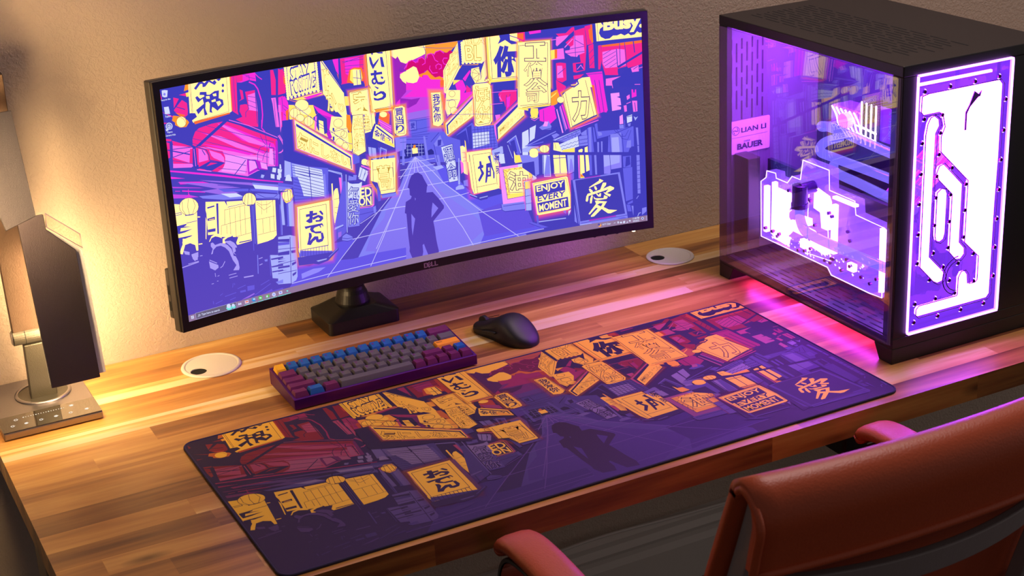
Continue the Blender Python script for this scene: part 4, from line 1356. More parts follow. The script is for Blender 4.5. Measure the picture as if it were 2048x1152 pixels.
P B1 3315 1191 3365 1177 3363 1224 3322 1275
P N 3372 1034 3411 1039 3407 1230 3363 1224
P K 3405 1038 3416 1040 3413 1231 3404 1230
P Y 3413 998 3441 991 3451 998 3445 1019 3412 1014
P Z 3422 1040 3455 1045 3459 1191 3431 1197 3457 1232 3418 1232
P Y 3424 1041 3457 1045 3459 1191 3425 1196
P OR 3420 1196 3452 1221 3424 1222
P Y 3468 985 3494 978 3494 1026 3467 1022
P Y 3471 1047 3498 1051 3504 1176 3473 1185
P B1 3504 1052 3526 1055 3524 1221 3502 1218
P B2 3548 1058 3567 1060 3568 1222 3552 1220
G O 8 3026 938 3147 930 3139 970 3030 954
E Y 3063 964 3059 975 3049 983 3036 988 3020 988 3005 983 2992 975 2983 964 2981 952 2985 941 2994 932 3008 927 3024 927 3039 932 3052 941 3060 952
E I0 3063 964 3059 975 3049 983 3036 988 3020 988 3005 983 2992 975 2983 964 2981 952 2985 941 2994 932 3008 927 3024 927 3039 932 3052 941 3060 952
E Y 3059 983 3055 993 3047 1000 3034 1003 3019 1003 3005 999 2993 992 2985 982 2983 972 2986 963 2995 956 3007 952 3022 953 3037 957 3049 964 3056 973
E Y 3159 952 3155 964 3145 972 3131 977 3114 977 3097 972 3084 964 3075 952 3072 940 3076 928 3086 919 3101 915 3117 915 3134 919 3148 928 3157 940
E I0 3159 952 3155 964 3145 972 3131 977 3114 977 3097 972 3084 964 3075 952 3072 940 3076 928 3086 919 3101 915 3117 915 3134 919 3148 928 3157 940
L I 0.7 3104 919 3103 971
L I 0.7 3131 923 3128 974
P Y 3197 906 3241 913 3270 994 3194 967
L I 0.7 3208 908 3217 960
P N 3036 1144 3106 1175 3073 1175 3045 1176
P N 2986 1198 3001 1470 3023 1567 2975 1523
P N 3273 1477 3323 1474 3320 1537 3275 1540
G OV 16 2991 1204 3309 1200 3320 1473 3039 1481
P Y 2988 1209 3293 1198 3306 1205 3326 1359 3321 1468 3301 1476 3039 1481 3020 1473 3006 1372
P K 2988 1209 2996 1207 3025 1476 3015 1464
L O 0.8 3004 1216 3292 1211 3323 1359 3316 1452 3040 1466 3004 1216
P N 3017 1234 3280 1222 3281 1310 3017 1322
P N 3028 1380 3301 1368 3305 1455 3037 1460
T YL ENJOY _ 3029 1240 3269 1231 3268 1293 3032 1301
T N EVERY _ 3034 1322 3280 1314 3273 1359 3035 1368
T YL MOMENT _ 3043 1396 3286 1383 3287 1443 3045 1450
P B1 3011 1482 3033 1480 3032 1553 3018 1551
P B3 3030 1532 3275 1540 3275 1548 3036 1541
P B1 2947 1529 2970 1527 3116 1594 3050 1583
P V2 3250 1484 3278 1477 3277 1509
P W 3300 1486 3323 1484 3298 1528
L N 1 2947 1534 3050 1588
P N 3335 1235 3363 1234 3384 1610 3316 1627
P B2 3353 1442 3373 1603 3351 1584
P B2 3346 1237 3768 1229 3825 1623 3808 1642 3394 1622 3384 1605
P M2 3457 1232 3596 1231 3595 1239 3457 1240
P N3 3371 1243 3751 1242 3802 1585 3401 1592
P M2 3474 1590 3720 1587 3720 1597 3485 1602
P YL 3586 1260 3621 1281 3593 1296 3494 1324 3491 1318 3537 1296 3580 1276
P YL 3488 1333 3500 1330 3524 1354 3515 1369 3498 1358
P YL 3536 1317 3550 1316 3563 1342 3552 1353 3541 1338
P YL 3615 1297 3645 1301 3642 1321 3604 1358 3590 1369 3585 1360
P YL 3476 1371 3619 1347 3678 1332 3713 1352 3710 1365 3650 1388 3634 1383 3663 1358 3640 1363 3483 1390 3479 1424 3470 1437 3456 1428 3464 1390
P YL 3511 1387 3522 1393 3508 1455 3494 1453 3496 1416
P YL 3550 1381 3561 1381 3573 1396 3584 1381 3596 1384 3591 1411 3569 1407
P YL 3527 1399 3543 1418 3615 1428 3622 1403 3654 1421 3643 1437 3559 1437 3532 1421
P YL 3617 1376 3683 1406 3671 1423 3633 1399
P YL 3539 1438 3559 1441 3636 1458 3645 1459 3612 1502 3658 1530 3733 1546 3671 1564 3649 1560 3595 1515 3525 1568 3497 1569 3498 1559 3562 1505 3545 1497 3487 1547 3476 1540 3547 1466
P N3 3557 1475 3577 1465 3608 1468 3590 1494
L N 1 3406 1608 3821 1601
P B3 3394 1617 3501 1620 3500 1626 3397 1625
P B1 3730 1615 3787 1612 3820 1623 3775 1632
L N 1.2 3346 1237 3394 1617
"""
OVER = """
P W 18 10 40 10 63 16 54 60 33 60 17 51
P B2 33 26 46 37 39 49 25 42
T W Recycle_Bin _ 2 70 77 72 77 85 2 85
P W 19 125 55 127 60 178 21 175
P N 36 176 40 177 40 181 35 180
T W Fusion _ 22 184 61 185 61 200 22 199
E W 67 267 63 276 57 283 47 286 37 286 27 283 20 276 15 267 14 257 18 248 25 241 34 237 44 237 54 241 62 248 66 257
E N 61 265 58 272 53 278 46 281 38 281 31 278 25 272 21 266 21 258 23 251 28 246 35 243 43 243 51 246 57 251 60 258
E W 57 266 55 271 50 275 45 278 38 278 32 275 28 271 25 266 24 260 26 255 30 251 36 249 42 249 49 251 53 255 56 260
T N EO _ 29 254 53 257 53 271 28 268
P W 11 278 26 277 32 289 14 292
T W Elgato _ 21 295 62 299 61 312 21 308
T W Camera_Hub _ 1 316 81 320 82 332 2 328
P W 22 1636 33 1637 32 1647 22 1646
P W 35 1637 44 1637 44 1648 35 1647
P W 23 1648 32 1649 33 1659 23 1658
P W 34 1649 45 1650 45 1659 35 1659
P TG 61 1625 396 1627 398 1674 61 1671
L WL 0.4 61 1625 396 1627 398 1674 61 1671 61 1625
L W 0.7 76 1657 87 1651
E W 98 1649 97 1652 95 1654 92 1655 89 1655 86 1653 84 1651 82 1648 82 1645 83 1642 85 1640 88 1639 91 1639 94 1641 97 1643 98 1646
E TG 95 1648 94 1650 93 1652 91 1652 89 1652 88 1651 86 1650 85 1648 85 1646 86 1644 87 1642 89 1642 91 1642 93 1643 94 1644 95 1646
T W Type_here_to_search _ 108 1640 257 1645 257 1662 109 1658
E TC 357 1665 354 1670 349 1674 341 1675 332 1673 324 1670 317 1665 313 1659 312 1654 314 1649 319 1646 327 1644 336 1646 345 1649 351 1654 356 1660
E W 351 1647 349 1653 344 1658 338 1660 332 1659 325 1656 320 1651 317 1645 317 1638 319 1632 323 1628 329 1626 336 1626 342 1629 347 1634 350 1640
E TC 389 1662 387 1667 383 1670 376 1671 369 1670 362 1667 357 1663 354 1658 353 1652 355 1648 359 1645 366 1643 373 1644 379 1647 385 1651 388 1657
E W 381 1648 380 1652 377 1655 373 1656 368 1656 364 1654 361 1651 359 1647 359 1642 360 1638 363 1635 367 1634 371 1634 375 1636 379 1639 381 1643
L W 0.8 388 1645 366 1658
L WL 0.8 412 1641 423 1641
P W 412 1644 425 1644 425 1657 412 1657
P W 428 1643 437 1643 438 1658 428 1658
P W 468 1638 499 1639 498 1661 468 1658
P OR 472 1643 495 1644 495 1653 472 1652
E TB2 558 1651 556 1657 552 1661 547 1663 540 1663 534 1660 529 1655 526 1649 526 1643 528 1637 532 1633 538 1631 544 1632 550 1634 555 1639 558 1645
P W 535 1639 551 1638 555 1649 539 1647
E TGR 615 1652 613 1657 609 1661 603 1663 596 1663 590 1660 585 1656 582 1650 582 1644 584 1638 588 1634 594 1632 600 1633 606 1635 611 1640 614 1646
E W 608 1650 607 1652 605 1654 602 1654 598 1653 594 1652 591 1650 589 1648 588 1645 589 1643 592 1642 595 1642 599 1642 603 1644 606 1646 608 1648
P TGR 643 1640 673 1639 672 1659 643 1659
P W 648 1643 661 1643 660 1657 648 1657
E W 727 1653 725 1659 721 1663 716 1665 710 1664 704 1662 699 1657 696 1652 696 1645 698 1640 702 1636 707 1634 713 1634 719 1637 724 1641 726 1647
E B3 721 1652 720 1655 717 1658 714 1659 710 1659 707 1657 704 1654 702 1651 702 1647 703 1644 706 1641 709 1640 713 1640 716 1641 719 1644 720 1648
P W 754 1638 782 1638 783 1658 755 1657
P B2 761 1642 772 1642 773 1654 763 1654
L TC 0.9 459 1672 509 1671
L TC 0.9 517 1671 566 1671
L TC 0.9 574 1672 622 1672
L TC 0.9 630 1671 679 1671
L TC 0.9 686 1672 736 1671
L TC 0.9 745 1672 811 1673
P W 753 1638 782 1637 782 1659 754 1660
P B2 760 1642 776 1642 776 1653 761 1653
E TC 833 1651 832 1654 830 1655 828 1656 825 1656 822 1655 820 1653 819 1650 819 1648 819 1645 821 1643 824 1643 827 1643 829 1644 831 1646 833 1648
L TC 0.9 746 1671 795 1672
L TC 0.9 802 1671 852 1672
E OM 3587 1653 3585 1658 3582 1662 3577 1664 3572 1665 3566 1663 3561 1659 3558 1654 3558 1649 3559 1644 3562 1640 3567 1637 3573 1637 3578 1639 3583 1643 3586 1648
E TBX 3577 1646 3576 1650 3573 1653 3569 1655 3565 1655 3561 1654 3557 1651 3555 1647 3555 1643 3556 1639 3558 1636 3562 1634 3566 1634 3570 1635 3574 1638 3576 1642
T W 62°F_Clear _ 3595 1643 3671 1643 3672 1657 3597 1655
L W 0.7 3698 1656 3707 1648 3715 1654
P W 3731 1643 3742 1642 3743 1660 3732 1660
E W 3774 1658 3773 1660 3770 1662 3767 1663 3762 1663 3758 1662 3754 1660 3752 1657 3751 1654 3752 1652 3755 1650 3758 1649 3763 1649 3767 1650 3771 1652 3773 1655
P W 3781 1649 3799 1646 3800 1665 3782 1666
P W 3808 1666 3823 1653 3824 1666
E W 3850 1654 3849 1656 3848 1658 3845 1660 3842 1660 3839 1659 3837 1657 3835 1654 3834 1652 3835 1649 3837 1647 3840 1646 3843 1646 3846 1647 3848 1649 3850 1651
T W 11:48_PM _ 3869 1631 3925 1631 3926 1646 3869 1646
T W 9/9/2022 _ 3870 1654 3925 1654 3926 1668 3871 1669
E W 3968 1650 3967 1654 3964 1658 3960 1660 3956 1660 3951 1658 3948 1655 3945 1651 3945 1647 3946 1643 3948 1640 3952 1638 3957 1637 3961 1639 3965 1642 3967 1646
E TBX 3963 1650 3962 1652 3961 1654 3959 1655 3956 1655 3954 1654 3951 1652 3950 1650 3950 1648 3950 1645 3952 1643 3954 1642 3956 1642 3959 1643 3961 1645 3963 1647
L WL 0.7 3992 1631 3993 1672
"""
# colour keys: (on screen, as printed on cloth)
PAL = {
 'N': ((64,62,190),(46,28,74)), 'N2': ((50,48,150),(40,26,66)), 'N3': ((66,62,184),(52,34,92)), 'D': ((72,56,178),(52,26,62)),
 'V': ((190,40,215),(118,36,108)), 'V2': ((160,110,240),(96,66,140)), 'VV': ((160,40,190),(86,32,92)), 'VD': ((150,40,190),(76,30,84)),
 'M': ((250,50,222),(168,44,104)), 'MV': ((205,70,232),(120,50,120)), 'M2': ((170,50,200),(80,40,100)), 'K': ((252,112,240),(186,76,120)), 'K2': ((250,150,255),(180,96,140)),
 'R': ((248,44,150),(150,34,50)), 'R2': ((214,16,120),(118,26,70)), 'OR': ((255,112,60),(196,70,40)), 'O': ((255,150,50),(224,120,40)), 'ZR': ((255,160,60),(196,96,70)),
 'OV': ((250,90,140),(170,70,110)),
 'Y': ((255,240,172),(230,182,72)), 'YL': ((255,244,180),(232,186,76)), 'IY2': ((255,240,172),(230,182,72)), 'Z': ((255,220,110),(216,150,56)), 
 'I': ((96,84,120),(70,48,60)), 'IN': ((120,100,120),(90,60,70)), 'IY': ((196,160,70),(120,84,50)),
 'B1': ((104,102,238),(78,66,138)), 'B1b': ((120,118,240),(84,72,150)), 'B1c': ((98,92,245),(66,48,130)), 'B1d': ((100,84,232),(58,40,112)),
 'B2': ((134,132,248),(92,80,158)), 'B2b': ((146,134,255),(84,62,150)), 'B3': ((172,178,255),(118,106,176)), 'B3b': ((150,140,255),(80,60,140)), 'B3c': ((170,170,255),(120,110,180)),
 'W': ((216,222,255),(146,132,190)), 'WL': ((196,190,255),(124,96,180)), 'VL': ((176,160,250),(96,72,140)),
 'TG': ((110,100,130),(0,0,0)), 'TC': ((120,230,225),(0,0,0)), 'TB2': ((60,150,220),(0,0,0)), 'TGR': ((90,200,80),(0,0,0)), 'OM': ((255,170,80),(0,0,0)), 'TBX': ((92,84,170),(0,0,0)), 'TB': ((150,122,160),(0,0,0)),
}
def build_art(text, pal, H=1673.0, W=4000.0):
    """flat mesh of coloured faces, x, y in art units (y down -> negative), z = layer number"""
    bm = NB(); cl = bm.loops.layers.float_color.new('paint'); lay = [0]; boxes = []
    def colour(key, x, y):
        c = PAL[key][pal]
        r, g, b = c
        if pal == 1: r, g, b = (r*.80, g*.76, b*.66) if key not in ('Y', 'YL', 'Z', 'IY2') else (r*1.0, g*.97, b*.62)
        if key in ('N', 'D', 'B1', 'B1c', 'B2b', 'B1d', 'N3') and pal == 0:      # the drawing itself shifts to violet low on the left
            t = max(0, min(1, (y/H-.35)/.65))*max(0, min(1, 1.15-x/W*1.0))
            r += (112-r)*.62*t; g += (82-g)*.5*t; b += (190-b)*.3*t
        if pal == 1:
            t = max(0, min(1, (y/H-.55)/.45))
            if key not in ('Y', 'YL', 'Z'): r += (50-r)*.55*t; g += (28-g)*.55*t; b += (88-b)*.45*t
        q = lin((r/255, g/255, b/255))
        return (q[0]*1.5, q[1]*1.2, q[2]) if pal == 0 and key in ('Y', 'YL', 'Z', 'IY2') else q
    def tri(P, key, a=None):
        vs = [bm.verts.new((p[0], -p[1], lay[0])) for p in P]
        try: f = bm.faces.new(vs)
        except ValueError: return
        for i, l in enumerate(f.loops): l[cl] = (*colour(key if isinstance(key, str) else key[i], P[i][0], P[i][1]), 1.0 if a is None else a[i])
    def poly(P, key):
        P = [P[i] for i in range(len(P)) if abs(P[i][0]-P[i-1][0])+abs(P[i][1]-P[i-1][1]) > .5]
        if len(P) < 3: return
        T_ = tessellate_polygon([[Vector((p[0], p[1], 0)) for p in P]])
        ar = lambda Q: abs(sum(Q[i-1][0]*Q[i][1]-Q[i][0]*Q[i-1][1] for i in range(len(Q))))
        folded = sum(ar([P[i] for i in t]) for t in T_) > ar(P)*1.001+2
        for t in T_:
            tri([P[i] for i in t], key)
            if folded: lay[0] += 1
    def norm(P, i, closed):
        n = len(P)
        a = P[(i-1) % n] if (closed or i > 0) else P[i]; b = P[(i+1) % n] if (closed or i < n-1) else P[i]; p = P[i]
        def nn(u, v):
            dx, dy = v[0]-u[0], v[1]-u[1]; L = math.hypot(dx, dy) or 1; return (-dy/L, dx/L)
        n1 = nn(a, p) if a is not p and a != p else None; n2 = nn(p, b) if b is not p and b != p else None
        if n1 is None: n1 = n2 or (0, 0)
        if n2 is None: n2 = n1
        x, y = n1[0]+n2[0], n1[1]+n2[1]; L = math.hypot(x, y) or 1; x /= L; y /= L
        k = 1/max(.5, x*n1[0]+y*n1[1]); return (x*k, y*k)
    def line(P, key, wd, closed=False):
        hw = wd*2.1; q = []
        for i in range(len(P)):
            nx, ny = norm(P, i, closed); q.append(((P[i][0]+nx*hw, P[i][1]+ny*hw), (P[i][0]-nx*hw, P[i][1]-ny*hw)))
        m = len(P) if closed else len(P)-1
        for i in range(m):
            a, b = q[i], q[(i+1) % len(P)]; tri([a[0], b[0], b[1]], key); tri([a[0], b[1], a[1]], key)
    def quadmap(Q, u, v):
        tl, trr, br, blq = Q
        x = (tl[0]*(1-u)+trr[0]*u)*(1-v)+(blq[0]*(1-u)+br[0]*u)*v
        y = (tl[1]*(1-u)+trr[1]*u)*(1-v)+(blq[1]*(1-u)+br[1]*u)*v
        return (x, y)
    def txt(s, key, Q, off, vert):
        s = s.replace('_', ' ')
        cells = [(c, (0, 1, i/len(s), (i+.94)/len(s))) for i, c in enumerate(s)] if vert else [(s, (0, 1, 0, 1))]
        for c, (u0, u1, v0, v1) in cells:
            base = text_tris(c, 0.0)[2]; vs, fs, _ = text_tris(c, off)
            bx0, bx1, by0, by1 = base
            for f in fs:
                P = [quadmap(Q, u0+(vs[i][0]-bx0)/(bx1-bx0)*(u1-u0), v0+(by1-vs[i][1])/(by1-by0)*(v1-v0)) for i in f]
                tri(P, key)
    for ln in text.strip().split('\n'):
        t = ln.split(' '); op, key = t[0], t[1]
        nums = lambda k: [(float(t[i]), float(t[i+1])) for i in range(k, len(t)-1, 2)]
        q = nums({'P': 2, 'E': 2, 'ZZ': 2, 'W': 2, 'L': 3, 'PD': 3, 'G': 3}.get(op, 4)); mg = float(t[2])*4.5+4 if op == 'G' else (16 if op in ('PD', 'W') else 5)
        bb = (min(p[0] for p in q)-mg, max(p[0] for p in q)+mg, min(p[1] for p in q)-mg, max(p[1] for p in q)+mg)
        lay[0] = 1+max([b[4] for b in boxes if b[0] < bb[1] and b[1] > bb[0] and b[2] < bb[3] and b[3] > bb[2]], default=0)
        if op == 'P': poly(nums(2), key)
        elif op == 'E' and key != 'I0': poly(nums(2), key)
        elif op == 'E': line(nums(2), 'I', .7, True)
        elif op == 'L': line(nums(3), key, float(t[2]))
        elif op == 'PD':
            a, b = nums(3); n = int(t[2]); r = 11
            for i in range(n):
                u = i/(n-1); cx = a[0]+(b[0]-a[0])*u; cy = a[1]+(b[1]-a[1])*u
                poly([(cx+r*math.cos(k*math.pi/5), cy+r*1.1*math.sin(k*math.pi/5)) for k in range(10)], key)
        elif op in ('T', 'TV'):
            Q = nums(4); bold = 'B' in t[3]; vert = op == 'TV' or 'V' in t[3]
            txt(t[2], key, Q, .05 if bold else .022, vert)
        elif op == 'TO':
            Q = nums(4); vert = 'V' in t[3]; fill = {'N': 'W', 'I': 'Y', 'IY': 'Y'}[key]
            txt(t[2], key, Q, .045, vert); lay[0] += 1; txt(t[2], fill, Q, .012 if key != 'N' else -.005, vert)
        elif op == 'G':
            P = nums(3); wd = float(t[2])*4.2; n = len(P)
            area = sum(P[i-1][0]*P[i][1]-P[i][0]*P[i-1][1] for i in range(n)); sg = 1 if area > 0 else -1
            rings = [(0, key, .9), (.25, key, .6), (.5, 'M', .22), (.8, 'M', 0.0)]
            R_ = [[(P[i][0]-norm(P, i, True)[0]*wd*f*sg, P[i][1]-norm(P, i, True)[1]*wd*f*sg) for i in range(n)] for f, _, _ in rings]
            for a in range(3):
                k0, a0 = rings[a][1], rings[a][2]; k1, a1 = rings[a+1][1], rings[a+1][2]
                if pal == 1: a0 *= .45; a1 *= .45
                for i in range(n):
                    j = (i+1) % n
                    tri([R_[a][i], R_[a][j], R_[a+1][j]], (k0, k0, k1), (a0, a0, a1)); tri([R_[a][i], R_[a+1][j], R_[a+1][i]], (k0, k1, k1), (a0, a1, a1))
        elif op == 'ZZ':
            a, b, c, d = nums(2); n = 9; P = []
            for i in range(n+1):
                u = i/n; p = (a[0]+(b[0]-a[0])*u, a[1]+(b[1]-a[1])*u); q = (c[0]+(d[0]-c[0])*u, c[1]+(d[1]-c[1])*u); P.append(p if i % 2 == 0 else q)
            line(P, key, .8)
        elif op == 'W':
            a, b = nums(2); n = 28
            line([(a[0]+(b[0]-a[0])*i/n, a[1]+(b[1]-a[1])*i/n+9*abs(math.sin(i/n*math.pi*5))) for i in range(n+1)], key, .8)
        boxes.append(bb+(lay[0],)); top = max(b[4] for b in boxes)
    print('layers', top); return bm, top
def clip(bm, planes):
    for co, no in planes:
        bmesh.ops.bisect_plane(bm, geom=bm.verts[:]+bm.edges[:]+bm.faces[:], dist=1e-4, plane_co=co, plane_no=no, clear_outer=True)
def paint_material(name, screen):
    m = bpy.data.materials.new(name); m.use_nodes = True; nt = m.node_tree; nt.nodes.clear()
    at = N(nt, 'ShaderNodeAttribute', attribute_name='paint'); o = N(nt, 'ShaderNodeOutputMaterial')
    tr = N(nt, 'ShaderNodeBsdfTransparent'); mx = N(nt, 'ShaderNodeMixShader')
    if screen:
        s = N(nt, 'ShaderNodeEmission'); s.inputs[1].default_value = 1.0; nt.links.new(at.outputs['Color'], s.inputs[0])
    else:
        s = N(nt, 'ShaderNodeBsdfPrincipled'); s.inputs['Roughness'].default_value = .72; s.inputs['Specular IOR Level'].default_value = .35
        tc = N(nt, 'ShaderNodeTexCoord'); no = N(nt, 'ShaderNodeTexNoise'); no.inputs['Scale'].default_value = 1400
        nt.links.new(tc.outputs['Object'], no.inputs['Vector'])
        bp = N(nt, 'ShaderNodeBump'); bp.inputs['Strength'].default_value = .3; bp.inputs['Distance'].default_value = .0004
        nt.links.new(no.outputs['Fac'], bp.inputs['Height']); nt.links.new(bp.outputs[0], s.inputs['Normal'])
        nt.links.new(at.outputs['Color'], s.inputs['Base Color'])
    nt.links.new(at.outputs['Alpha'], mx.inputs[0]); nt.links.new(tr.outputs[0], mx.inputs[1]); nt.links.new(s.outputs[0], mx.inputs[2]); nt.links.new(mx.outputs[0], o.inputs[0])
    return m

# ------------------------------------------------------------------ monitor
MQ = dict(mx=.4996, my=-.1645, mz=.2915, yaw=.0556, tilt=.0563, k=.5216, roll=-.0252)
SW, SH = .7972, .3337
def mon(u, v, w=0.0):
    """u across, v up (metres on the panel), w out of the panel towards the viewer"""
    k = MQ['k']; a = u*k; r = 1/k-w
    x = math.sin(a)*r; y = -(1/k-math.cos(a)*r)
    ct, st = math.cos(MQ['tilt']), math.sin(MQ['tilt']); y, z = y*ct+v*st, v*ct-y*st
    cr, sr = math.cos(MQ['roll']), math.sin(MQ['roll']); x, z = x*cr-z*sr, x*sr+z*cr
    c, s = math.cos(MQ['yaw']), math.sin(MQ['yaw'])
    return Vector((MQ['mx']+x*c-y*s, MQ['my']+x*s+y*c, MQ['mz']+z+D))
monitor = Thing('monitor', 'wide curved black computer monitor showing an illustrated neon street of yellow signs', 'monitor', (.5, -.13, .78))
def curved_slab(bm, u0, u1, v0, v1, w0, w1, n=40, inset=None):
    us = [u0+(u1-u0)*i/n for i in range(n+1)]
    g = [[bm.verts.new(mon(u, v, w_)) for (v, w_) in ((v0, w0), (v1, w0), (v1, w1), (v0, w1))] for u in us]
    for i in range(n):
        a, b = g[i], g[i+1]
        for k in range(4): bm.faces.new((a[k], a[(k+1) % 4], b[(k+1) % 4], b[k]))
    bm.faces.new(g[0]); bm.faces.new(g[-1][::-1])
BX, BT, BB = .0105, .0112, .0135
U0, U1, V0, V1 = -SW/2-BX, SW/2+BX, -SH/2-BB, SH/2+BT
bm = NB()   # front bezel: four strips around the panel
curved_slab(bm, U0, U1, SH/2, V1, -.004, .0016); curved_slab(bm, U0, U1, V0, -SH/2, -.004, .0016)
curved_slab(bm, U0, -SW/2, -SH/2, SH/2, -.004, .0016, 2); curved_slab(bm, SW/2, U1, -SH/2, SH/2, -.004, .0016, 2)
put('bezel', bm, M_bezel, monitor)
bm = NB(); curved_slab(bm, U0-.0012, U1+.0012, V0-.001, V1+.0012, -.020, -.004)
put('shell', bm, M_bezel_side, monitor, bevel=.002, label='grey-brown outer shell of the monitor')
bm = NB(); curved_slab(bm, U0+.14, U1-.14, V0+.06, V1-.05, -.052, -.020, 24); put('back_cover', bm, M_bezel_side, monitor, bevel=.012, seg=3)
bm = NB(); curved_slab(bm, U0-.0005, U0+.03, V0+.016, V0+.09, -.031, -.020, 2)
usb = put('side_port_panel', bm, M_bezel_side, monitor, bevel=.002)
bm = NB()
for v in (.028, .052): 
    vs = [mon(U0-.0009, V0+v+dv, -.0275+dw) for dv, dw in ((0, 0), (.014, 0), (.014, .005), (0, .005))]
    bm.faces.new([bm.verts.new(p) for p in vs])
put('port', bm, M_hole, usb)
def screen_mesh(text, w0, extra=()):
    a, nl = build_art(text, 0); e = 1e-7
    clip(a, [((0, 0, 0), (-1, 0, 0)), ((4000, 0, 0), (1, 0, 0)), ((0, 0, 0), (0, 1, 0)), ((0, -1674.4, 0), (0, -1, 0))])
    for i in range(1, 24):
        bmesh.ops.bisect_plane(a, geom=a.verts[:]+a.edges[:]+a.faces[:], dist=1e-4, plane_co=(4000*i/24, 0, 0), plane_no=(1, 0, 0))
    for v in a.verts:      # facets between the 24 cuts, so every layer bends alike
        x, y, z = v.co; k = max(0, min(23, int(x/4000*24+1e-6))); t = x/4000*24-k; vv = (.5+y/1674.4)*SH; ww = w0+z*5e-6
        v.co = mon((k/24-.5)*SW, vv, ww).lerp(mon(((k+1)/24-.5)*SW, vv, ww), t)
    return a
BASE = 'P N -10 -10 4010 -10 4010 1700 -10 1700\n'
bm = screen_mesh(BASE+ART.strip()+'\nP TB 0 1627 4000 1627 4000 1680 0 1680\n'+OVER.strip(), 0.0)
M_screen = paint_material('lit_display', True)
scr = put('screen', bm, M_screen, monitor, label='lit display showing the neon street picture')
# back light of the panel sits just behind as a dark plate
bm = NB(); curved_slab(bm, -SW/2, SW/2, -SH/2, SH/2, -.0035, -.0006); put('panel', bm, M_bezel, monitor)
M_logo = mat('silver_logo', rgb(170, 160, 165), .35, .8)
bm = NB(); text_bm(bm, 'D LL', lambda u, v, d: mon(.0+u, -SH/2-BB+.0028+v, .0016+d), .0245, .0078, .03)
text_bm(bm, 'E', lambda u, v, d: mon(.0068+u*.8-v*.62+.0018, -SH/2-BB+.0016+v*.8+u*.62, .00165+d), .0072, .0072, .03); put('logo', bm, M_logo, monitor)
for u in (.305, .325, .345):
    bm = NB(); curved_slab(bm, u, u+.004, V0-.0035, V0, -.012, -.006, 2); put('button', bm, M_black, monitor, bevel=.0005)
bm = NB(); curved_slab(bm, .372, .3765, V0-.002, V0, -.004, .0, 2); put('power_light', bm, glow('power_led', (1.0, .75, .55), 5), monitor, label='small white power light')

# ------------------------------------------------------------------ monitor arm
arm = Thing('monitor_mount', 'black square-based monitor stand with round post behind the screen', 'monitor stand', (.42, -.045, D))
bm = NB(); bl = [(.362, -.092), (.485, -.090), (.485, -.004), (.362, -.004)]
bm = NB()
lo = rrect(.360, -.094, .483, -.003, .008); hi = rrect(.366, -.090, .477, -.007, .012); top = rrect(.392, -.078, .452, -.012, .012)
rings = []
for P, z in ((lo, 0), (lo, .021), (hi, .024), (top, .033)): rings.append([bm.verts.new((x, y, D+z)) for x, y in P])
for a, b in zip(rings, rings[1:]):
    for i in range(len(a)): j = (i+1) % len(a); bm.faces.new((a[i], a[j], b[j], b[i]))
bm.faces.new(rings[0][::-1]); bm.faces.new(rings[-1])
put('base_plate', bm, M_black, arm, bevel=.0015)
bm = NB(); lathe(bm, [(0, .030), (.0285, .030), (.0285, .036), (.0245, .050), (.0215, .056), (.0205, .060), (.0205, .0625), (.0215, .063), (.0215, .0665), (.0205, .067), (.0205, .2), (0, .2)], (.421, -.045, D))
put('post', bm, M_black, arm, smooth=False, bevel=.0006)
bm = NB(); tube(bm, smooth_path([(.421, -.045, D+.19), (.430, -.045, D+.235), (.46, -.047, D+.27), (.50, -.052, D+.285)], 5), .016); put('arm_link', bm, M_black, arm, smooth=True)
bm = NB(); box(bm, (.45, -.106, D+.24), (.55, -.099, D+.34)); tube(bm, [(.5, -.099, D+.288), (.5, -.05, D+.285)], .018); put('mounting_plate', bm, M_black, arm, bevel=.002)

# ------------------------------------------------------------------ desk mat
PX, PY, PA, PW, PH = .048, -.7454, .0083, .9263, .4076
def padpt(u, v, z):   # u right, v up the mat, metres
    return Vector((PX+u*math.cos(PA)-v*math.sin(PA), PY+u*math.sin(PA)+v*math.cos(PA), D+z))
mat_t = Thing('desk_mat', 'long purple desk mat printed with an illustrated neon street of yellow signs', 'desk mat', (.5, -.54, D))
bm = NB(); prism(bm, rrect(0, 0, PW, PH, .018, 8), lambda u, v, d: padpt(u, v, d), .0002, .0030)
put('cloth', bm, mat('dark_mat_rubber', rgb(30, 22, 46), .8), mat_t, bevel=.0008)
bm = NB(); P = rrect(.0016, .0016, PW-.0016, PH-.0016, .0165, 8); P.append(P[0]); tube(bm, [padpt(u, v, .0026) for u, v in P], .0014, 8, caps=False)
put('stitched_edge', bm, mat('stitched_thread', rgb(44, 34, 72), .85, bump=.8, bscale=900), mat_t, smooth=True)
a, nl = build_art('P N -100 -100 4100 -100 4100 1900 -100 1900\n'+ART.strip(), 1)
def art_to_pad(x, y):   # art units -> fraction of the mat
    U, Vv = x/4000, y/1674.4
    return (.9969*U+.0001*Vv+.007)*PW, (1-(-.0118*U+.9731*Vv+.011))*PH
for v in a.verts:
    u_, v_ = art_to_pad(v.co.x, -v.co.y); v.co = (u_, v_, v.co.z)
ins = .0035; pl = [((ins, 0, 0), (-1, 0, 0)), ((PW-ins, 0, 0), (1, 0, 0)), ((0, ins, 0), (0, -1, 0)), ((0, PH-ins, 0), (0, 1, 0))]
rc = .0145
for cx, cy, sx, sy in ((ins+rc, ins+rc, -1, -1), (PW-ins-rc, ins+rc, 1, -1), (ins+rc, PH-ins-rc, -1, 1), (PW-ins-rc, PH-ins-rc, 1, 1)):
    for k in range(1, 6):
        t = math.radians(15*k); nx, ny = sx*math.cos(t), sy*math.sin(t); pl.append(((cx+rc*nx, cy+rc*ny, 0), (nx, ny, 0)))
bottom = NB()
clip(a, pl)
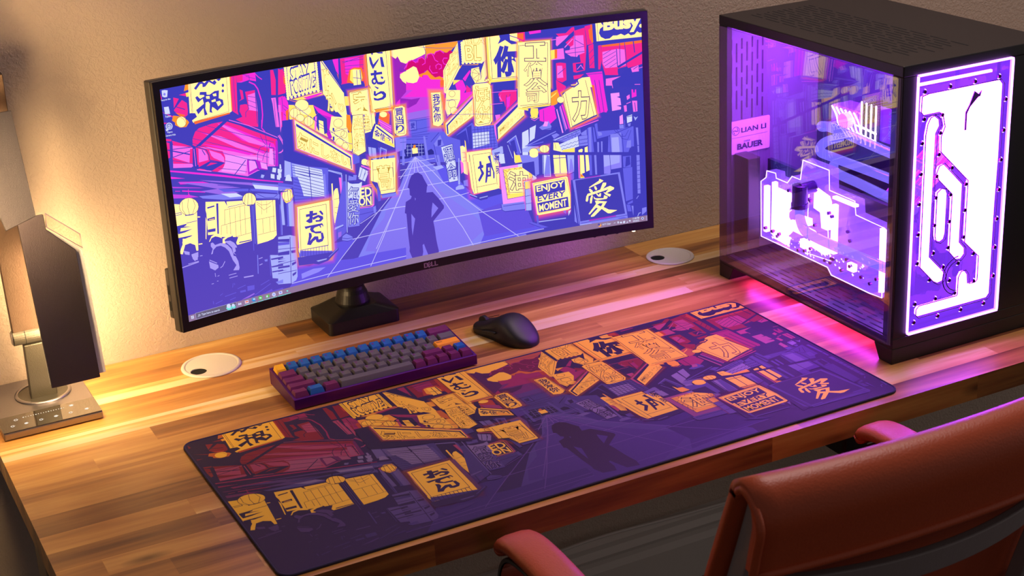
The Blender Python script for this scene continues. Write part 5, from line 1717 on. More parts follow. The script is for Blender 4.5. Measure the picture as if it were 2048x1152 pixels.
for v in a.verts: v.co = padpt(v.co.x, v.co.y, .00305+v.co.z*3e-6)
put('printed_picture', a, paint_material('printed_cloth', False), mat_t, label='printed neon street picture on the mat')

# ------------------------------------------------------------------ keyboard
kb = Thing('keyboard', 'compact purple keyboard with grey, blue, plum and yellow keycaps', 'keyboard', (.364, -.27, D))
KX, KY, KW, KD = .2185, -.3225, .2915, .1075
tiltk = math.atan2(.010, KD)
def kz(y): return .0175+(y)*math.tan(tiltk)   # top edge height at depth y
def kp(x, y, z): return Vector((KX+x, KY+y, D+z))
bm = NB()
t = .0042
def wallbox(x0, y0, x1, y1, zt0=0, base=.002):
    vs = []
    for (x, y) in ((x0, y0), (x1, y0), (x1, y1), (x0, y1)): vs.append(bm.verts.new(kp(x, y, base)))
    for (x, y) in ((x0, y0), (x1, y0), (x1, y1), (x0, y1)): vs.append(bm.verts.new(kp(x, y, kz(y)+zt0)))
    for f in ((3,2,1,0),(4,5,6,7),(0,1,5,4),(1,2,6,5),(2,3,7,6),(3,0,4,7)): bm.faces.new([vs[i] for i in f])
wallbox(0, 0, KW, t); wallbox(0, KD-t, KW, KD); wallbox(0, t, t, KD-t); wallbox(KW-t, t, KW, KD-t); wallbox(t, t, KW-t, KD-t, -.007)
put('case', bm, M_purple, kb, bevel=.0006)
for x in (.03, KW-.03):
    for y in (.012, KD-.012):
        bm = NB(); lathe(bm, [(0, 0), (.005, 0), (.005, .0022), (0, .0022)], kp(x, y, 0), 12); put('rubber_foot', bm, M_rubber, kb)
KC = {'y': mat('yellow_keycap', rgb(238, 178, 24), .5, bump=.1, bscale=900), 'b': mat('blue_keycap', rgb(18, 92, 160), .5, bump=.1, bscale=900),
      'g': mat('grey_keycap', rgb(92, 88, 86), .55, bump=.1, bscale=900), 'p': mat('plum_keycap', rgb(104, 24, 78), .5, bump=.1, bscale=900), 'o': mat('orange_keycap', rgb(246, 160, 26), .5, bump=.1, bscale=900)}
M_leg1 = mat('magenta_legend', rgb(120, 24, 110), .6); M_leg2 = mat('dark_legend', rgb(50, 30, 20), .6)
rows = [
 [(1,'y','')]+[(1,'b',c) for c in '1234567890-=']+[(2,'p','backspace')],
 [(1.5,'p','tab')]+[(1,'g',c) for c in 'QWERTYUIOP[]']+[(1.5,'g','')],
 [(1.75,'p','caps lock')]+[(1,'g',c) for c in "ASDFGHJKL;'"]+[(2.25,'o','return')],
 [(2.25,'p','shift')]+[(1,'g',c) for c in 'ZXCVBNM,.']+[(1.75,'p','shift'),(1,'p','up'),(1,'b','/')],
 [(1.25,'p','ctrl'),(1.25,'b','os'),(1.25,'p','alt'),(6.25,'g',''),(1,'p','fn'),(1,'p','ctrl'),(1,'p','<'),(1,'p','v'),(1,'p','>')]]
U = .01905; kx0 = (KW-15*U)/2; ky0 = (KD-5*U)/2
kinds = [(.0088, 6), (.0072, 3), (.0066, 0), (.0072, -3), (.0078, -5)]
slant = tiltk
def keycap(x0, y0, w, h, colr, legend, row):
    """x0, y0 of the cell; cap floats just over the plate"""
    hgt, tl = kinds[row]; bm = NB()
    ww = w*U; z0 = kz(y0+U/2)-.0035
    g = .0006; B = [(x0+g, y0+g), (x0+ww-g, y0+g), (x0+ww-g, y0+U-g), (x0+g, y0+U-g)]
    inx = .0030; fy = .0036; by = .0016
    T_ = [(x0+inx, y0+fy), (x0+ww-inx, y0+fy), (x0+ww-inx, y0+U-by-.0008), (x0+inx, y0+U-by-.0008)]
    dz = math.tan(math.radians(tl))*U/2
    lo = [bm.verts.new(kp(x, y, z0+(y-y0)*math.tan(slant))) for x, y in B]
    hi = [bm.verts.new(kp(x, y, z0+hgt+(y-y0)*math.tan(slant)+(dz if y > y0+U/2 else -dz))) for x, y in T_]
    bm.faces.new(lo[::-1])
    for i in range(4): bm.faces.new((lo[i], lo[(i+1) % 4], hi[(i+1) % 4], hi[i]))
    # dished top
    c0 = (hi[0].co+hi[3].co)/2; c1 = (hi[1].co+hi[2].co)/2
    if w < 3:
        n = 4; up_ = Vector((0, 0, .0009)); cols = []
        for i in range(n+1):
            u = i/n; s = -math.sin(u*math.pi)*.0009
            if i in (0, n): a_, b_ = (hi[0], hi[3]) if i == 0 else (hi[1], hi[2])
            else:
                a_ = bm.verts.new(hi[0].co.lerp(hi[1].co, u)+Vector((0, 0, s))); b_ = bm.verts.new(hi[3].co.lerp(hi[2].co, u)+Vector((0, 0, s)))
            cols.append((a_, b_))
        for i in range(n): bm.faces.new((cols[i][0], cols[i+1][0], cols[i+1][1], cols[i][1]))
        bm.faces.new([c[0] for c in cols][::-1]); bm.faces.new([c[1] for c in cols])
    else: bm.faces.new(hi)
    k = put('keycap', bm, KC[colr], kb, bevel=.0007, seg=2)
    if legend:
        lb = NB(); o_, ax, ay = hi_pts(x0, y0, z0, hgt, dz, inx, fy, by, ww)
        wl = .0034 if len(legend) == 1 else .0016*len(legend)
        hl = .0036 if len(legend) == 1 else .0020
        text_bm(lb, legend, lambda u, v, d: o_+ax*(.0016+u)+ay*(.0085-hl/2+v)+Vector((0, 0, .0002)), wl, hl, .03)
        put('legend', lb, M_leg2 if colr in 'yo' else M_leg1, k)
def hi_pts(x0, y0, z0, hgt, dz, inx, fy, by, ww):
    a = kp(x0+inx, y0+fy, z0+hgt+fy*math.tan(slant)-dz); b = kp(x0+inx, y0+U-by-.0008, z0+hgt+(U-by)*math.tan(slant)+dz)
    return a, Vector((1, 0, 0)), (b-a).normalized()
for r, row in enumerate(rows):
    x = kx0; y = ky0+(4-r)*U
    for wd, c, lg in row:
        keycap(x, y, wd, 1, c, lg, r); x += wd*U

# ------------------------------------------------------------------ mouse
ms = Thing('computer_mouse', 'matt black wireless computer mouse beside the purple keyboard', 'mouse', (.605, -.245, D))
mc = Vector((.596, -.2470, D)); ang = math.radians(17)
def mp_(x, y, z): return mc+Vector((x*math.cos(ang)-y*math.sin(ang), x*math.sin(ang)+y*math.cos(ang), z))
def mouse_body():
    bm = NB(); n = 28; m = 24; rows_ = []
    L = .0655
    for i in range(n+1):
        t = -1+2*i/n; y = L*math.sin(t*math.pi/2)
        s = math.sqrt(max(0, 1-abs(math.sin(t*math.pi/2))**3.2))
        wd = (.0315+.0*t)*(1-.13*math.exp(-((y-.008)/.024)**2))*(.92+.08*(-t))*s+.0004
        hh = (.0150+.0245*math.exp(-((y+.014)/.036)**2))*(s**.75)*.98+.0010
        ring = []
        for k in range(m+1):
            a = math.pi*k/m; cx = -math.cos(a); sz = math.sin(a)
            ex = math.copysign(abs(cx)**.72, cx); ez = sz**.62
            pinch = 1-.07*math.sin(a)*0
            ring.append(bm.verts.new(mp_(wd*ex*(1+.05*math.sin(2*a)**2), y, .0012+hh*ez)))
        rows_.append(ring)
    for a, b in zip(rows_, rows_[1:]):
        for k in range(m): bm.faces.new((a[k], a[k+1], b[k+1], b[k]))
        bm.faces.new((a[0], b[0], b[-1], a[-1]))
    bm.faces.new(rows_[0]); bm.faces.new(rows_[-1][::-1]); return bm
put('shell', mouse_body(), M_blackm, ms, smooth=True)
bm = NB(); 
c = mp_(0, .048, .0125)
ax = Vector((math.cos(ang), math.sin(ang), 0)); prev = None
tube(bm, [c-ax*.0035, c-ax*.003, c+ax*.003, c+ax*.0035], [.0085, .0098, .0098, .0085], 24); put('scroll_wheel', bm, M_rubber, ms)
bm = NB(); tube(bm, smooth_path([mp_(0, .038, .0220), mp_(0, .025, .0278), mp_(0, .012, .0330)], 4), .0005, 6); tube(bm, smooth_path([mp_(-.0268, .045, .0105), mp_(-.0262, .03, .0125), mp_(-.0250, .012, .0170), mp_(-.0262, -.005, .0225)], 5), .0006, 6); put('button_seam', bm, M_hole, ms)
bm = NB(); tube(bm, smooth_path([mp_(-.0255, .026, .0105), mp_(-.0262, .010, .0135), mp_(-.0285, -.008, .0165)], 5), [.001]+[.0024]*9+[.001], 8); put('side_button', bm, M_blackm, ms, smooth=True)

# ------------------------------------------------------------------ grommets
def grommet(cx, cy, R, label, oa):
    g = Thing('cable_grommet', label, 'cable grommet', (cx, cy, D), 'cable grommets in the desk')
    bm = NB(); lathe(bm, [(R-.006, .0004), (R, .0004), (R-.0008, .0022), (R-.004, .003), (R-.0065, .0026), (R-.0068, .0004)], (cx, cy, D), 64); put('ring', bm, M_white, g, smooth=True)
    # lid disc with a round notch near the edge
    r1 = R-.007; rn = .0125; d = r1-rn*.95; P = []
    hx, hy = cx+d*math.cos(oa), cy+d*math.sin(oa)
    for k in range(96):
        a = 2*math.pi*k/96; x, y = cx+r1*math.cos(a), cy+r1*math.sin(a)
        if math.hypot(x-hx, y-hy) >= rn: P.append((x, y))
    # rotate list so it starts after the notch gap
    gi = max(range(len(P)), key=lambda i: math.hypot(P[i][0]-P[i-1][0], P[i][1]-P[i-1][1])); P = P[gi:]+P[:gi]
    a1 = math.atan2(P[-1][1]-hy, P[-1][0]-hx); a0 = math.atan2(P[0][1]-hy, P[0][0]-hx)
    while a0 > a1: a0 -= 2*math.pi
    if a1-a0 < math.pi: a0 -= 0
    for k in range(1, 24):
        t = a1+(a0-a1)*k/24; P.append((hx+rn*math.cos(t), hy+rn*math.sin(t)))
    bm = NB(); prism(bm, P, lambda u, v, dd: Vector((u, v, D+dd)), .0009, .0022); put('lid', bm, M_white, g)
    bm = NB(); lathe(bm, [(0, .0003), (rn+.002, .0003), (rn+.002, .0008), (0, .0008)], (hx, hy, D), 32); put('cable_hole', bm, M_hole, g)
grommet(.163, -.096, .0465, 'white round cable grommet in the desk beside the desk lamp', math.radians(-150))
grommet(.999, -.094, .0425, 'white round cable grommet in the desk between the monitor and the computer', math.radians(170))

# ------------------------------------------------------------------ desk lamp
lamp = Thing('desk_lamp', 'brushed metal folding desk lamp with touch panel base, lit against the wall', 'lamp', (-.1, -.1, D))
bm = NB(); box(bm, (-.166, -.190, D+.0012), (-.026, -.012, D+.0125)); put('base', bm, M_alu_sat, lamp, bevel=.002, label='bronze grey metal base')
bm = NB(); box(bm, (-.1655, -.1895, D+.0124), (-.0265, -.136, D+.0132)); pan = put('touch_panel', bm, mat('black_gloss_panel', rgb(40, 34, 28), .1, coat=1), lamp, bevel=.0004)
M_icon = glow('lit_icon', (1, .93, .82), 1.6)
def ring2(bm, cx, cy, r, th=.0006, n=14):
    for k in range(n):
        a, b = 2*math.pi*k/n, 2*math.pi*(k+1)/n
        bm.faces.new([bm.verts.new((cx+q*math.cos(t), cy+q*math.sin(t)*1.0, D+.0134)) for q, t in ((r, a), (r, b), (r-th, b), (r-th, a))])
for i, (cx, cy) in enumerate([(-.150, -.172), (-.131, -.172), (-.110, -.172), (-.089, -.172), (-.068, -.172), (-.045, -.172), (-.142, -.153), (-.062, -.148)]):
    bm = NB(); ring2(bm, cx, cy, .0026)
    if i % 2: ring2(bm, cx, cy, .0012)
    for k in range(6 if i > 5 else 2):
        t = k*math.pi/3; bm.faces.new([bm.verts.new((cx+math.cos(t)*r+s*math.sin(t), cy+math.sin(t)*r-s*math.cos(t), D+.0134)) for r, s in ((.003, -.0002), (.0038, -.0002), (.0038, .0002), (.003, .0002))])
    put('touch_icon', bm, M_icon, pan)
bm = NB()
for k in range(17):
    x = -.131+k*.0036; r = .0007 if k % 5 else .0010; bm.faces.new([bm.verts.new((x+r*math.cos(a), -.150+r*math.sin(a), D+.0134)) for a in [i*math.pi/4 for i in range(8)]])
put('brightness_dots', bm, M_icon, pan)
dc = (-.088, -.078)
bm = NB(); lathe(bm, [(.036, .0125), (.041, .0125), (.041, .0145), (.038, .0155), (.036, .0150)], (dc[0], dc[1], D), 48); put('turntable_ring', bm, M_alu_sat, lamp, smooth=True)
bm = NB(); lathe(bm, [(0, .0125), (.036, .0125), (.036, .0142), (0, .0142)], (dc[0], dc[1], D), 48); put('turntable', bm, M_lampgrey, lamp)
# slanting hinge bracket
hz = .118
bm = NB(); ribbon(bm, [(0, -.088, D+.014), (0, -.104, D+hz-.012)], (1, 0, 0), -.108, -.070, .014); put('hinge_bracket', bm, M_lampgrey, lamp, bevel=.0015)
bm = NB(); tube(bm, [(-.121, -.106, D+hz), (-.064, -.106, D+hz)], .0115, 24)
hb = put('hinge', bm, M_lampgrey, lamp, bevel=.0008)
bm = NB()
for x in (-.104, -.079): tube(bm, [(x-.0004, -.106, D+hz), (x+.0004, -.106, D+hz)], .0118, 24)
put('hinge_gap', bm, M_hole, hb)
bm = NB(); tube(bm, [(-.1225, -.106, D+hz), (-.121, -.106, D+hz)], .0098, 24); put('hinge_cap', bm, M_alu_sat, hb, bevel=.0006)
bm = NB(); ribbon(bm, smooth_path([(0, -.106, D+hz+.006), (0, -.101, D+.19), (0, -.096, D+.29), (0, -.097, D+.40), (0, -.105, D+.50)], 6), (1, 0, 0), -.120, -.073, .012); put('stem', bm, M_alu, lamp, bevel=.001, label='pale brushed metal stem')
# panels (flat lamp heads); local frame: origin, ax across, ay up, an towards the room
def slab(name, O, ax, ay, outline, th, m, par=lamp, d0=0, bevel=.0008, label=None):
    ax = Vector(ax).normalized(); ay = Vector(ay); ay = (ay-ax*ay.dot(ax)).normalized(); an = ax.cross(ay)
    bm = NB(); O = Vector(O); prism(bm, outline, lambda u, v, d: O+ax*u+ay*v+an*d, d0, d0+th); return put(name, bm, m, par, bevel=bevel, label=label)
O1 = V(-.0925, -.200, .070); ax1 = (1, .02, .0); ay1 = (-.065, .16, .97)
def louvre(name, O, ax, ay, w0, w1, h0, h1, n, d, m, par, label):
    """light strip of small downward-facing facets on the wall side of a head"""
    ax = Vector(ax).normalized(); ay = Vector(ay); ay = (ay-ax*ay.dot(ax)).normalized(); an = ax.cross(ay); O = Vector(O); bm = NB(); s = (h1-h0)/n
    for i in range(n):
        b = h0+i*s; t = b+s*.94
        P = [O+ax*w0+ay*b-an*.001, O+ax*w1+ay*b-an*.001, O+ax*w1+ay*t-an*d, O+ax*w0+ay*t-an*d]; Q = [O+ax*w1+ay*t-an*.001, O+ax*w0+ay*t-an*.001]
        v = [bm.verts.new(p) for p in P+Q]
        bm.faces.new(v[:4]).material_index = 0; bm.faces.new((v[3], v[2], v[4], v[5])).material_index = 1
        bm.faces.new((v[0], v[3], v[5])).material_index = 1; bm.faces.new((v[1], v[4], v[2])).material_index = 1
    put(name, bm, [m, M_lampdark], par, label=label)
hd1 = slab('light_head', O1, ax1, ay1, [(0, 0), (.068, .0), (.068, .186), (.034, .222), (.034, .243), (-.002, .243)], .006, M_lampdark, label='lower dark brushed light head')
slab('diffuser', O1, ax1, ay1, [(.0, .004), (.0785, .004), (.0785, .184), (.060, .200), (.036, .220), (.0, .240)], .004, M_diff, hd1, -.0045)
slab('end_window', O1, ax1, ay1, [(.035, .224), (.078, .186), (.078, .206), (.037, .243)], .006, M_clear, hd1, -.001, .0003, label='clear acrylic corner')
O1b = Vector(O1)-Vector(ax1).normalized().cross(Vector(ay1)).normalized()*.0045
louvre('light_strip', O1b, ax1, ay1, .022, .066, .010, .180, 10, .016, glow('lamp_led_lower', (1.0, .68, .33), 84), hd1, 'glowing warm light strip facing the wall and desk')
bm = NB(); q_ = Vector(ax1).normalized(); r_ = Vector(ay1); r_ = (r_-q_*r_.dot(q_)).normalized(); W_ = [(.036, .224), (.0785, .186), (.0785, .206), (.038, .243), (.036, .224)]
for d_ in (-.002, .004): tube(bm, [O1+q_*u+r_*v+q_.cross(r_)*d_ for u, v in W_], .0006, 6, caps=False)
put('window_edge', bm, mat('grey_violet_edge', rgb(120, 100, 130), .3), hd1)
O2 = V(-.118, -.205, .322); ax2 = (1, .02, 0.0); ay2 = (-.10, .36, .93)
hd2 = slab('light_head', O2, ax2, ay2, [(0, -.012), (.042, .0), (.042, .145), (-.03, .145)], .007, mat('grey_brushed_metal', rgb(62, 58, 62), .42, .8, bump=.5, bscale=50, stretch=(70, 70, 1)), label='upper grey brushed light head')
louvre('light_strip', O2, ax2, ay2, .003, .039, .004, .140, 8, .016, glow('lamp_led_upper', (1.0, .68, .33), 60), hd2, 'glowing warm light strip facing the wall and desk')

O3 = V(-.235, -.330, .270); ax3 = (.96, -.27, 0); ay3 = (0, .12, 1)
hd3 = slab('light_head', O3, ax3, ay3, [(0, 0), (.068, .0), (.068, .24), (0, .24)], .007, M_lampdark, label='outer dark brushed light head')
slab('light_strip', O3, ax3, ay3, [(.004, .008), (.064, .008), (.064, .232), (.004, .232)], .0006, glow('lamp_led_outer', (1.0, .66, .31), 80), hd3, -.0012, 0, label='glowing warm light strip facing the wall')
bm = NB(); tube(bm, [V(-.10, -.112, .50), V(-.15, -.20, .52), V(-.205, -.325, .50)], .006, 10); put('head_arm', bm, M_alu, lamp, smooth=True)

# ------------------------------------------------------------------ computer tower
PCX, PCY = 1.0212, -.66
def pcp(x, y, z): return Vector((PCX+x, PCY+y, D+z))
pcx = Thing('computer_tower', 'black glass-sided computer tower glowing violet inside with water cooling tubes', 'computer', (PCX+.136, PCY+.22, D))
CW, CD, CH = .272, .445, .446
def pbox(name, a, b, m, par=pcx, bevel=0, **k):
    bm = NB(); box(bm, tuple(pcp(*a)), tuple(pcp(*b))); return put(name, bm, m, par, bevel=bevel, **k)
def slots(bm, cells, fn, d0, d1):
    for (a0, a1, b0, b1) in cells: prism(bm, rrect(a0, b0, a1, b1, min(a1-a0, b1-b0)/2*.98, 3), fn, d0, d1)
# top panel with rows of slots
pbox('top_panel', (-.0005, -.0005, CH-.016), (CW, CD, CH), M_case, bevel=.0015)
bm = NB(); cells = []
for i in range(12):
    x = .038+i*.0102; y = .052+(.0 if i % 2 else .02)-(.006*(i % 3)); 
    while y < .405:
        cells.append((x-.0013, x+.0013, y, min(y+.036, .41))); y += .044
slots(bm, cells, lambda u, v, d: pcp(u, v, d), CH-.001, CH+.0002)
put('top_vent', bm, M_hole, pcx)
pbox('bottom_panel', (0.0, 0, .024), (CW, CD, .040), M_case, bevel=.001)
# floor grille inside
M_in = mat('lit_inner_steel', rgb(58, 52, 66), .4, .4)
pbox('inner_floor', (.004, .02, .0402), (.19, CD-.02, .0412), M_in)
bm = NB(); cells = []
for i in range(9):
    x = .014+i*.0115; y = .035+(.02 if i % 2 else 0)
    while y < .40: cells.append((x-.0014, x+.0014, y, y+.034)); y += .044
slots(bm, cells, lambda u, v, d: pcp(u, v, d), .0413, .0416); put('floor_vent', bm, M_hole, pcx)
# feet
for y0, y1, t0, t1 in ((.0, .041, 0, .0125), (CD-.041, CD, .0125, 0)):
    bm = NB(); prism(bm, [(y0, .024), (y0+(t0 and t0), .0), (y1-t1, .0), (y1, .024)], lambda u, v, d: pcp(d, u, v), .0, CW); put('foot', bm, M_case, pcx, bevel=.001)
# corner pillars, rear frame, right side, tray
pbox('front_pillar', (0.0, 0, .040), (.0245, .0225, CH-.016), M_case, bevel=.001)
pbox('rear_pillar', (0, CD-.022, .040), (.010, CD, CH-.016), M_case, bevel=.001)
pbox('front_panel', (.1945, 0, .040), (CW, .0225, CH-.016), M_case, bevel=.001)
bm = NB(); box(bm, tuple(pcp(.0245, .002, .040)), tuple(pcp(.1945, .0225, .0435))); put('front_sill', bm, M_case, pcx)
pbox('side_panel', (CW-.002, .0, .04), (CW, CD, CH-.016), M_case)
pbox('motherboard_tray', (.190, .0225, .040), (.192, CD-.003, CH-.016), M_in)
pbox('rear_panel', (.010, CD-.012, .040), (.190, CD-.010, CH-.016), mat('rear_steel', rgb(96, 92, 112), .4, .3))
bm = NB(); cells = []
for i in range(7):
    x = .0155+i*.0102; z = .270+(.018 if i % 2 else 0)
    while z < .395: cells.append((x-.0014, x+.0014, z, min(z+.032, .405))); z += .039
slots(bm, cells, lambda u, v, d: pcp(u, CD-.012-d, v), .0002, .0005); put('rear_vent', bm, mat('vent_gap', rgb(40, 30, 50), .8), pcx)
# glass
G_side = glassy('smoked_side_glass', (.94, .92, .97), 2.05)
pbox('side_glass', (-.0032, .006, .030), (-.0006, CD-.004, CH-.017), G_side, label='clear glass side panel')
pbox('glass_edge', (-.0006, .004, .030), (0.0, .012, CH-.017), mat('grey_edge', rgb(120, 112, 130), .3), )
# badge plate
by = CD-.0135
M_badge = mat('silver_badge', rgb(196, 188, 204), .35, .35); M_ink = mat('badge_ink', rgb(34, 24, 60), .6)
bm = NB(); prism(bm, rrect(.0095, .213, .0905, .269, .003, 4), lambda u, v, d: pcp(u, by-d, v), 0, .0012); badge = put('badge', bm, M_badge, pcx)
bm = NB(); F = lambda x, z: (lambda u, v, d: pcp(x+u, by-.0014-d, z+v))
text_bm(bm, 'LIAN LI', F(.033, .248), .050, .0085, .03); text_bm(bm, 'BAUER', F(.025, .2195), .052, .0105, .05); text_bm(bm, 'DER8', F(.0385, .2315), .012, .0025, .02)
for k in range(24):
    a, b = 2*math.pi*k/24, 2*math.pi*(k+1)/24
    bm.faces.new([bm.verts.new(pcp(.0225+r*math.cos(t), by-.0015, .2525+r*math.sin(t))) for r, t in ((.0075, a), (.0075, b), (.0066, b), (.0066, a))])
for q in ([(-.002, -.005), (-.004, 0), (.0005, 0), (.0005, .0012), (-.0052, .0012), (-.0032, -.005)], [(.002, .005), (.004, 0), (-.0005, 0), (-.0005, -.0012), (.0052, -.0012), (.0032, .005)]):
    bm.faces.new([bm.verts.new(pcp(.0225+u, by-.0015, .2525+v)) for u, v in q])
bm.faces.new([bm.verts.new(pcp(u, by-.0015, v)) for u, v in ((.013, .2405), (.086, .2405), (.086, .2410), (.013, .2410))])
put('badge_writing', bm, M_ink, badge)
# distro plate
VIO = (.36, .10, 1.0)
M_acr = glassy('violet_lit_acrylic', (.62, .46, .86), 1.22, (.9, .8, 1), .08, (.25, .05, .95), .42, noise=60)
M_acr_edge = glow('acrylic_lit_edge', (.60, .20, 1.0), 5)
M_fluid = glow('lit_coolant', (.55, .085, 1.0), 30.0)
M_oring = mat('o_ring', rgb(48, 18, 88), .5)
M_screw = mat('screw_head', rgb(120, 50, 150), .3, .9)
dist = pbox('distribution_plate', (.0247, -.0035, .0437), (.1943, .0165, .4305), M_acr, label='violet lit clear acrylic coolant plate')
bm = NB()
for a, b in (((.0247, -.0062, .4288), (.1943, -.0002, .4308)), ((.0247, -.0062, .0434), (.1943, -.0002, .0460)), ((.1925, -.0062, .046), (.1949, -.0002, .4285)), ((.0238, -.0050, .046), (.0247, -.0002, .4285))): box(bm, tuple(pcp(*a)), tuple(pcp(*b)))
put('lit_edge', bm, M_acr_edge, dist, label='bright lilac edge line')
FA = [(33.4,398),(43.3,400),(173.8,400),(179,394),(180,286),(178.5,213),(179,74),(174,68.4),(44,68),(40.2,72),(40.2,79),(44,83),(115.3,83.2),(117.5,86.4),(117.5,112.9),(121.9,120),(128.6,120),(133.4,114),(135.6,97),(148.9,97.1),(154.2,101),(154.2,140.1),(125.5,167.8),(125.5,262.1),(72.2,314),(71,335.5),(77.5,349.1),(72,369),(66,372.1),(38.2,372.1),(33,378)]
FB = [(50,365),(57,367),(64.5,361),(66,352),(60,342),(59.5,250),(59.5,156.5),(87.3,128.2),(89.5,121.4),(86,114.5),(78,113),(72,116.4),(43.8,146),(43.4,260),(43,342.7),(46,358)]
FC = [(70,291),(78,293),(114.3,256.6),(114.7,167.8),(124.7,157.1),(125.3,148.3),(119,142),(111,143),(97.1,158.6),(97,247),(70.1,273.5),(66,282)]
FD = [(69,252.2),(76,256.5),(84,254),(86.6,248),(86.6,188),(84,179.7),(77.8,177),(71.4,179.9),(69,188)]
n_ = 0
for P in (FA, FB, FC, FD):
    P = [(x/1000, z/1000) for x, z in P]
    bm = NB(); prism(bm, P, lambda u, v, d: pcp(u, d, v), -.0012, .0022); put('coolant_channel', bm, M_fluid, dist, label='glowing white-lilac coolant channel')
    # o-ring 2 mm outside
    n = len(P); ar = sum(P[i-1][0]*P[i][1]-P[i][0]*P[i-1][1] for i in range(n)); sg = 1 if ar > 0 else -1; O = []
    for i in range(n):
        a, b, c = P[i-1], P[i], P[(i+1) % n]
        def un(p, q):
            dx, dz = q[0]-p[0], q[1]-p[1]; L = math.hypot(dx, dz) or 1; return dz/L, -dx/L
        n1, n2 = un(a, b), un(b, c); x, z = n1[0]+n2[0], n1[1]+n2[1]; L = math.hypot(x, z) or 1; k = min(1.8, 1/max(.4, (x*n1[0]+z*n1[1])/L))
        O.append(pcp(b[0]+x/L*.0020*k*sg, -.0037, b[1]+z/L*.0020*k*sg))
    O.append(O[0]); bm = NB(); tube(bm, O, .0007, 6, caps=False); put('o_ring', bm, M_oring, dist)
bm = NB(); 
for k in range(10):
    pass
SC = [(34.6,406.3),(79.8,406.6),(124.9,406.6),(169.4,406.9),(184.1,371.5),(183.9,326),(182.5,281.9),(182.2,236.7),(35.5,367.1),(68.1,367.9),(66,342.2),(34.2,332.5),(65.5,310.8),(90.7,286.7),(118.6,256.9),(34.7,287.3),(63.4,279.1),(90.6,246.5),(64,247),(34,242.9),(119.5,217.4),(182,191.8),(64,205.4),(91,205.8),(34.7,197.3),(120,176),(91.5,165.8),(64,163),(140.3,146.3),(181.6,147.4),(35.4,153.1),(84,137.3),(112.2,137.1),(182,102.2),(59.5,122.6),(97.2,113.6),(144.3,102.3),(109.1,90.8),(72.4,90.3),(34.3,90.3),(166.7,61.5),(122.4,61.5),(78.8,61.5),(34,61.5)]
sm = None
M_well = glow('lit_screw_well', (.8, .5, 1.0), 2.0)
for x, z in SC:
    x /= 1000; z /= 1000
    bm = NB(); tube(bm, [pcp(x, -.0058, z), pcp(x, -.0033, z)], .0027, 12); s = put('screw', bm, M_screw, dist)
    bm = NB()
    for k in range(10):
        a, b = math.pi*(-.75+k*.125), math.pi*(-.75+(k+1)*.125)
        bm.faces.new([bm.verts.new(pcp(x+r*math.cos(t), -.0038, z+r*math.sin(t))) for r, t in ((.0042, a), (.0042, b), (.0030, b), (.0030, a))])
    put('well_glow', bm, M_well, s)  # glowing crescent stands in for light caught around the screw
bm = NB()
for r in (.030, .024):
    P = [pcp(.1156+r*math.cos(t), -.0037, .1177+r*math.sin(t)) for t in [math.radians(95+i*12) for i in range(15)]]; tube(bm, P, .0008, 6)
put('pump_ring', bm, M_oring, dist)
bm = NB(); prism(bm, [(.126,.3925),(.134,.387),(.139,.3915),(.1365,.3835),(.133,.383),(.119,.371),(.114,.362),(.114,.338),(.1115,.338),(.1115,.364),(.118,.374)], lambda u, v, d: pcp(u, d, v), -.0042, -.003); put('fill_mark', bm, mat('etched_line', rgb(110, 40, 190), .5), dist)
# light sources inside: added strips behind the channels, and the graphics card
# graphics card water block
M_blk = glassy('clear_block_acrylic', (.72, .62, .9), 1.5, (1, .95, 1), .05, (.30, .10, .95), .7, noise=70)
M_blkglow = glow('lit_block_coolant', (.60, .24, 1.0), 14)
gx = .054
gpu = pbox('graphics_card', (gx+.022, .085, .062), (gx+.030, .415, .200), mat('card_board', rgb(26, 20, 46), .35, .3))
bm = NB(); OUT = [(.388,.178),(.386,.190),(.362,.192),(.360,.184),(.330,.184),(.318,.198),(.296,.198),(.29,.232),(.224,.232),(.222,.200),(.160,.199),(.157,.178),(.092,.176),(.090,.064),(.120,.062),(.212,.062),(.222,.072),(.400,.072),(.402,.168)]
prism(bm, OUT, lambda u, v, d: pcp(gx+d, u, v), 0, .018); blk = put('water_block', bm, M_blk, gpu, label='clear acrylic water block glowing white inside')
for P in ([(.364,.163),(.318,.163),(.316,.144),(.339,.138),(.341,.120),(.332,.113),(.330,.098),(.338,.090),(.370,.091)],
          [(.330,.119),(.272,.117),(.266,.114),(.226,.114),(.226,.093),(.236,.087),(.273,.091),(.274,.102),(.330,.104)],
          [(.266,.190),(.236,.184),(.231,.176),(.231,.130),(.246,.130),(.250,.155),(.267,.158)], [(.314,.133),(.279,.135),(.278,.124),(.314,.122)], [(.314,.163),(.298,.178),(.297,.151),(.314,.144)],
          [(.106,.170),(.094,.166),(.094,.070),(.104,.067)], [(.222,.176),(.214,.176),(.214,.095),(.222,.095)], [(.372,.088),(.336,.086),(.338,.074),(.372,.076)], [(.300,.096),(.280,.094),(.280,.080),(.300,.082)], [(.180,.092),(.165,.092),(.165,.080),(.180,.080)], [(.378,.172),(.372,.172),(.372,.09),(.378,.09)], [(.400,.160),(.393,.160),(.393,.08),(.400,.08)], [(.220,.190),(.166,.190),(.166,.186),(.220,.186)]):
    bm = NB(); prism(bm, P, lambda u, v, d: pcp(gx+d, u, v), .004, .012); 
    c = put('block_channel', bm, M_blkglow, gpu)
bm = NB()
for P in (OUT, [(.370,.169),(.312,.169),(.308,.150),(.325,.135),(.325,.085),(.372,.085)], [(.272,.197),(.228,.190),(.222,.120),(.215,.085),(.275,.08),(.275,.15)]):
    Q = [pcp(gx-.0006, u, v) for u, v in P]; Q.append(Q[0]); tube(bm, Q, .0009, 5, caps=False)
